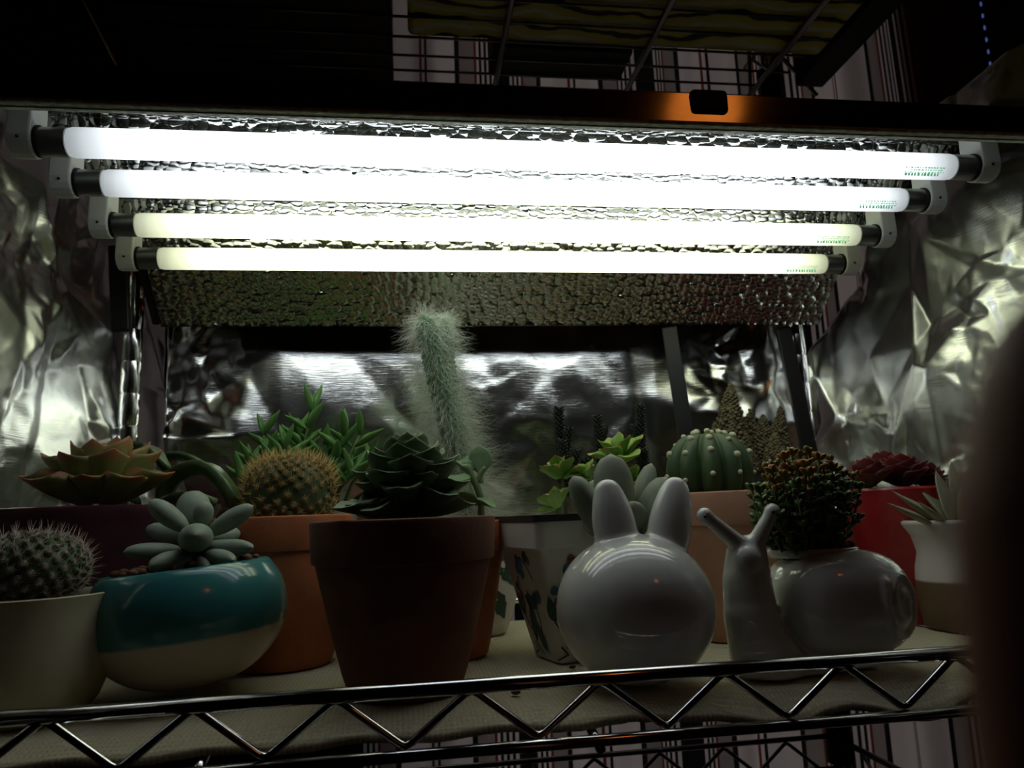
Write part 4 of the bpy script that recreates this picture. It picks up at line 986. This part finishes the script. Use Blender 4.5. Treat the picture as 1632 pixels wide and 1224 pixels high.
# --- brown knobbly cactus behind it
YK = .715; cK = Vector((at(1195, 760, YK).x, YK, 0)); sK = ppm((cK.x, YK, .12))
tK = thing('potted_monstrose_cactus', 'brown knobbly cone-shaped cactus standing behind the ribbed cactus', 'plant', cK)
hK = .095
B().lathe([(0, 0), (.03, 0), (.033, .002), (.042, hK-.02), (.045, hK-.018), (.046, hK), (.042, hK), (.041, hK-.012), (0, hK-.012)], 40).link('pot', M['terra'], tK, sharp=45); soil(tK, .040, hK-.010)
def knob_cone(x, yb, yt, wpx, Y, seed):
    p0, p1 = lp(tK, x, yb, Y), lp(tK, x, yt, Y); r0 = wpx/2/ppm(at(x, yb, Y)); n = int(90+wpx*5.5); b = B(); b.tube([p0, p0.lerp(p1, .5), p1], [r0*.9, r0*.55, r0*.08], 12); rr = random.Random(seed)
    for i in range(n):
        t = (i+.5)/n; t = 1-(1-t)**.72; q = p0.lerp(p1, t); r = r0*(1-t)**.85+.0008; a = i*2.39996; s = rr.uniform(.0016, .0030)*(1-.35*t); rib = 1+.16*math.cos(a*5)
        b.ball(q+Vector((r*rib*math.cos(a), r*rib*math.sin(a), 0)), (s, s, s*.85), 6, 4, jit=.7)
    return b.link('stem', M['monst'], tK)
for i, a in enumerate([(1164, 752, 612, 74, .70), (1196, 748, 652, 44, .715), (1216, 752, 662, 56, .70), (1244, 735, 648, 36, .72), (1235, 748, 690, 52, .69), (1186, 752, 690, 44, .685), (1140, 745, 672, 26, .71)]): knob_cone(*a, seed=i)

# --- K: snail planter with bushy crassula
YS = .475; pS = at(1300, 960, YS); sS = ppm(pS); cS = Vector((pS.x, YS, 0))
tS = thing('snail_planter', 'white glazed snail-shaped planter with a bushy small-leaved orange-tipped plant', 'planter', cS)
b = B()
def S(x, y, dY=0): return lo_(tS, x, y, YS+dY)
q = S(1334, 958, .004); rx, ry, rz = 109/sS, .036, 84/sS
b.ball(q, (rx, ry, rz), 44, 28, 2.7)
for (x0, y0, r0), (x1, y1, r1) in zip([(1190, 886, 33), (1190, 925, 38), (1197, 980, 43), (1212, 1040, 48)], [(1191, 925, 39), (1197, 980, 43), (1212, 1040, 48), (1228, 1062, 54)]):
    capsule(b, S(x0, y0, -.006), S(x1, y1, -.004), r0/sS, r1/sS, 8, sq=(1, .92))
b.ball(S(1191, 893, -.015), (.0098, .0075, .0095), 18, 12)
for (x0, y0, r0), (x1, y1, r1) in zip([(1228, 1060, 50), (1290, 1075, 40)], [(1290, 1075, 40), (1380, 1070, 26)]): capsule(b, S(x0, y0, .0), S(x1, y1, .004), r0/sS, r1/sS, 8, sq=(1, 1.05))
capsule(b, S(1183, 872, -.010), S(1125, 823, -.012), 15/sS, 11/sS, 10, sq=(1, 1)); b.ball(S(1123, 822, -.012), 13.5/sS, 14, 10)
capsule(b, S(1203, 868, -.010), S(1230, 817, -.016), 14/sS, 11/sS, 10, sq=(1, 1)); b.ball(S(1231, 815, -.016), 13.5/sS, 14, 10)
# the shell's coil: a raised spiral on the right of the shell
sp_pts = []
for i in range(44):
    t = i/43; a = 2.6+t*2*PI*1.9; rr_ = 1-.80*t
    ux = 62/sS+(34/sS)*rr_*math.cos(a); uz = 4/sS+(60/sS)*rr_*math.sin(a)
    e = 1-abs(min(ux/rx, .999))**2.7-abs(uz/rz)**2.7; yy = -ry*max(e, .02)**(1/2.7)
    sp_pts.append(q+Vector((ux, yy-.0006, uz)))
for i in range(len(sp_pts)-1): b.ball(sp_pts[i], .0026-.0010*i/43, 8, 6); b.ball(sp_pts[i].lerp(sp_pts[i+1], .5), .0026-.0010*i/43, 8, 6)
b.v = [(x, y, max(z, .0005)) for x, y, z in b.v]
remesh(b.link('body', M['white_glaze'], tS), .0014, 7)
pe = S(1124, 823, -.0185); B().ball(pe+Vector((.000, 0, .000)), (.0012, .0012, .0012), 8, 6).link('eye', M['black_paint'], tS)
pe = S(1232, 816, -.0222); B().ball(pe, (.0012, .0012, .0012), 8, 6).link('eye', M['black_paint'], tS)
zs = q.z+rz
B().lathe([(.029, -.005), (.0305, -.002), (.0308, -.0002), (.0298, .0006), (.029, .0002), (.028, -.003), (0, -.003)], 40, (q.x-.012, q.y+.003, zs), sx=1.0, sy=.7).link('opening_rim', M['white_glaze'], tS)
o = soil(tS, .029, 0, .7); o.location = (q.x-.012, q.y+.003, zs)
pebbles(tS, (q.x-.012, q.y+.003, zs+.001), .027, 26, 'pebble_brown', .003, 41, ry=.7)
rk = random.Random(17); leaves = []; root0 = S(1280, 890, .003)
nst = 54
for i in range(nst):
    az = i*2.39996; rr_ = math.sqrt((i+.5)/nst); ex = math.cos(az)*rr_; ey = math.sin(az)*rr_
    topy = 722+22*rk.random()+58*rr_**3*(1 if rk.random() < .75 else 2.2)
    tipx = 1288+ex*92; tipY = YS+.003+ey*.030
    p1 = S(tipx, topy, tipY-YS); p0 = root0+Vector((ex*.016, ey*.012, 0)); pm = p0.lerp(p1, .5)+Vector((ex*.006, ey*.004, -.001))
    pts = [p0, p0.lerp(pm, .6), pm, pm.lerp(p1, .55), p1]
    B().tube(pts, .0009, 5).link('stem', M['stem'], tS)
    L = (p1-p0).length; nn = max(4, int(L/.0066))
    for j in range(nn):
        t = 1-j/nn*.93; k = min(int(t*4), 3); qv = Vector(pts[k]).lerp(Vector(pts[k+1]), t*4-k); a0 = j*PI/2*.9+i
        for s in range(4 if j == 0 else 2):
            a = a0+s*(PI/2 if j == 0 else PI); el = math.radians(rk.uniform(25, 60) if j == 0 else rk.uniform(5, 50)); LL = rk.uniform(.0054, .0074)
            d = Vector((math.cos(a)*math.cos(el), math.sin(a)*math.cos(el), math.sin(el)))
            tipn = (1-t)*L
            leaves.append((qv, qv+d*LL, LL*.62, LL*.48, 'cras_orange' if (tipn < .014 and p1.z+S(0, 0).z*0 > S(1288, 765).z) else 'cras_green'))
leaves.sort(key=lambda l: l[0].y)
for l in leaves[:290]: leaf(tS, 'small', l[4], l[0], l[1], l[2], l[3])
for mk_ in ('cras_orange', 'cras_green'):
    um = leaf_mesh('small', mk_); uvt = [Vector(x.co) for x in um.vertices]; uf = [tuple(p.vertices) for p in um.polygons]; b = B()
    for l in leaves[290:]:
        if l[4] != mk_: continue
        y = (l[1]-l[0]); Ln = y.length; yv = y/Ln; xv = yv.cross(Vector((0, 0, 1))).normalized(); zv = xv.cross(yv)
        b.add([l[0]+xv*(p.x*l[2])+yv*(p.y*Ln)+zv*(p.z*l[3]) for p in uvt], uf)
    if b.v: stuff(b.link('small_leaves', mat('small_leaf_mass_'+mk_, (.20, .15, .03) if mk_ == 'cras_orange' else (.055, .12, .03), .4, var=.4, scale=120), tS))

# --- L: red pot with red sempervivum
YR = .648; cL = Vector((at(1432, 776, YR).x, YR, 0)); hL = at(1425, 776, YR-.052).z; sL = ppm((cL.x, YR, .11))
tL = thing('potted_houseleek', 'dark red houseleek rosettes in a glossy red pot behind the snail', 'plant', cL)
B().lathe([(0, 0), (.037, 0), (.039, .002), (.052, hL-.03), (.0535, hL-.028), (.056, hL-.004), (.0568, hL-.002), (.056, hL), (.0535, hL), (.052, hL-.012), (0, hL-.012)], 56).link('pot', M['red_glaze'], tL, sharp=40)
soil(tL, .051, hL-.009)
for i, (x, y, Y, R) in enumerate(((1385, 752, .625, 46), (1440, 750, .63, 52), (1412, 740, .66, 48), (1478, 755, .645, 44), (1365, 765, .655, 34))):
    rosette(tL, lp(tL, x, y+24, Y), R/sL, 22, 'semper', .80, .16, 86, 22, .35, lmin=.6, seed=i+10)

# --- M: white jar over bare clay with pale pointed leaves
YM = .59; cM = Vector((at(1528, 832, YM).x, YM, 0)); hM = at(1480, 832, YM-.03).z; sM = ppm((cM.x, YM, .1))
tM = thing('potted_pale_succulent', 'pale pointed leaves in a white jar with a bare brown clay foot, at the right', 'plant', cM)
zdip = at(1480, 937, YM-.04).z
M['jar'] = two_tone('white_glaze_over_clay', (.60, .56, .56), (.14, .09, .05), zdip, rough=.55, wob=.0008)
B().lathe([(0, 0), (.034, 0), (.036, .002), (.0385, zdip*.6), (.0385, zdip), (.0375, zdip+.012), (.0350, hM-.026), (.0385, hM-.012), (.0445, hM-.003), (.0450, hM-.0005), (.0430, hM+.0008), (.0400, hM-.002), (.034, hM-.02), (0, hM-.02)], 56).link('jar', M['jar'], tM)
soil(tM, .034, hM-.014)
for x0, y0, Y0, x1, y1, Y1, wpx in [(1510, 832, .58, 1420, 783, .575, 22), (1505, 838, .58, 1412, 802, .56, 17), (1520, 830, .585, 1460, 772, .60, 24), (1520, 830, .58, 1490, 750, .59, 28), (1535, 830, .585, 1515, 735, .60, 28), (1545, 832, .585, 1560, 745, .60, 28), (1550, 832, .58, 1610, 770, .58, 26), (1535, 835, .57, 1530, 780, .55, 26), (1515, 835, .575, 1462, 800, .555, 22), (1555, 835, .575, 1640, 800, .57, 20), (1545, 832, .60, 1590, 750, .63, 24)]:
    lf(tM, 'lance', 'pale_leaf', x0, y0+8, Y0, x1, y1, Y1, wpx, .005, (.1, -.6, 1))

# ------------------------------------------------------------------ a finger reaching in from the right, close to the lens
def V3(x, y, dep): return EYE+(fw+rt*((x-816)/F_PX)-up*((y-612)/F_PX))*dep
hand = thing('person_hand', 'blurred dark hand with its finger reaching in along the right edge', 'person', V3(1960, 1500, .05))
HO = Vector(hand.location)
chain = [(V3(1900, 1750, .055), .0105), (V3(1840, 1350, .047), .0092), (V3(1812, 1080, .042), .0086), (V3(1800, 780, .038), .0080), (V3(1800, 640, .037), .0068)]
pts = []; rad = []
for (p, r), (p2, r2) in zip(chain, chain[1:]):
    for k in range(6): t = k/6; pts.append(p.lerp(p2, t)-HO); rad.append(r+(r2-r)*t)
p, r = chain[-1]; dirn = (chain[-1][0]-chain[-2][0]).normalized()
for k in range(7): a = PI/2*k/6; pts.append(p-HO+dirn*(r*math.sin(a)*1.1)); rad.append(max(r*math.cos(a), .0003))
hb = B().tube(pts, rad, 24)
palm = V3(2050, 1950, .066)-HO
hb.ball(palm, (.030, .016, .038), 24, 16, 2.4)
for i, (dx, dz) in enumerate(((.016, -.004), (.032, -.010), (.046, -.020))):       # the other fingers, curled out of the picture
    k0 = palm+rt*(dx-.004)+up*(.026+dz); hb.tube([k0, k0+up*.022-fw*.004, k0+up*.030-fw*.020, k0+up*.014-fw*.030, k0+up*.002-fw*.024], [.0085, .0082, .0078, .0072, .004], 14)
hb.tube([palm-rt*.012-up*.006, palm-rt*.030+up*.010-fw*.006, palm-rt*.030+up*.034-fw*.012], [.011, .010, .006], 14)
hb.tube([palm-up*.03, palm-up*.075+rt*.02-fw*.03, palm-up*.12+rt*.05-fw*.08], [.022, .022, .026], 18)
o = hb.link('skin', M['skin'], hand); remesh(o, .0012, 6)
n0 = p-HO+dirn*.001+(fw*-.2+rt*.9).normalized()*.0062
B().ball(n0, (.0016, .0048, .0062), 14, 10, R=Matrix.Rotation(.2, 3, 'Z')).link('fingernail', M['nail'], hand)
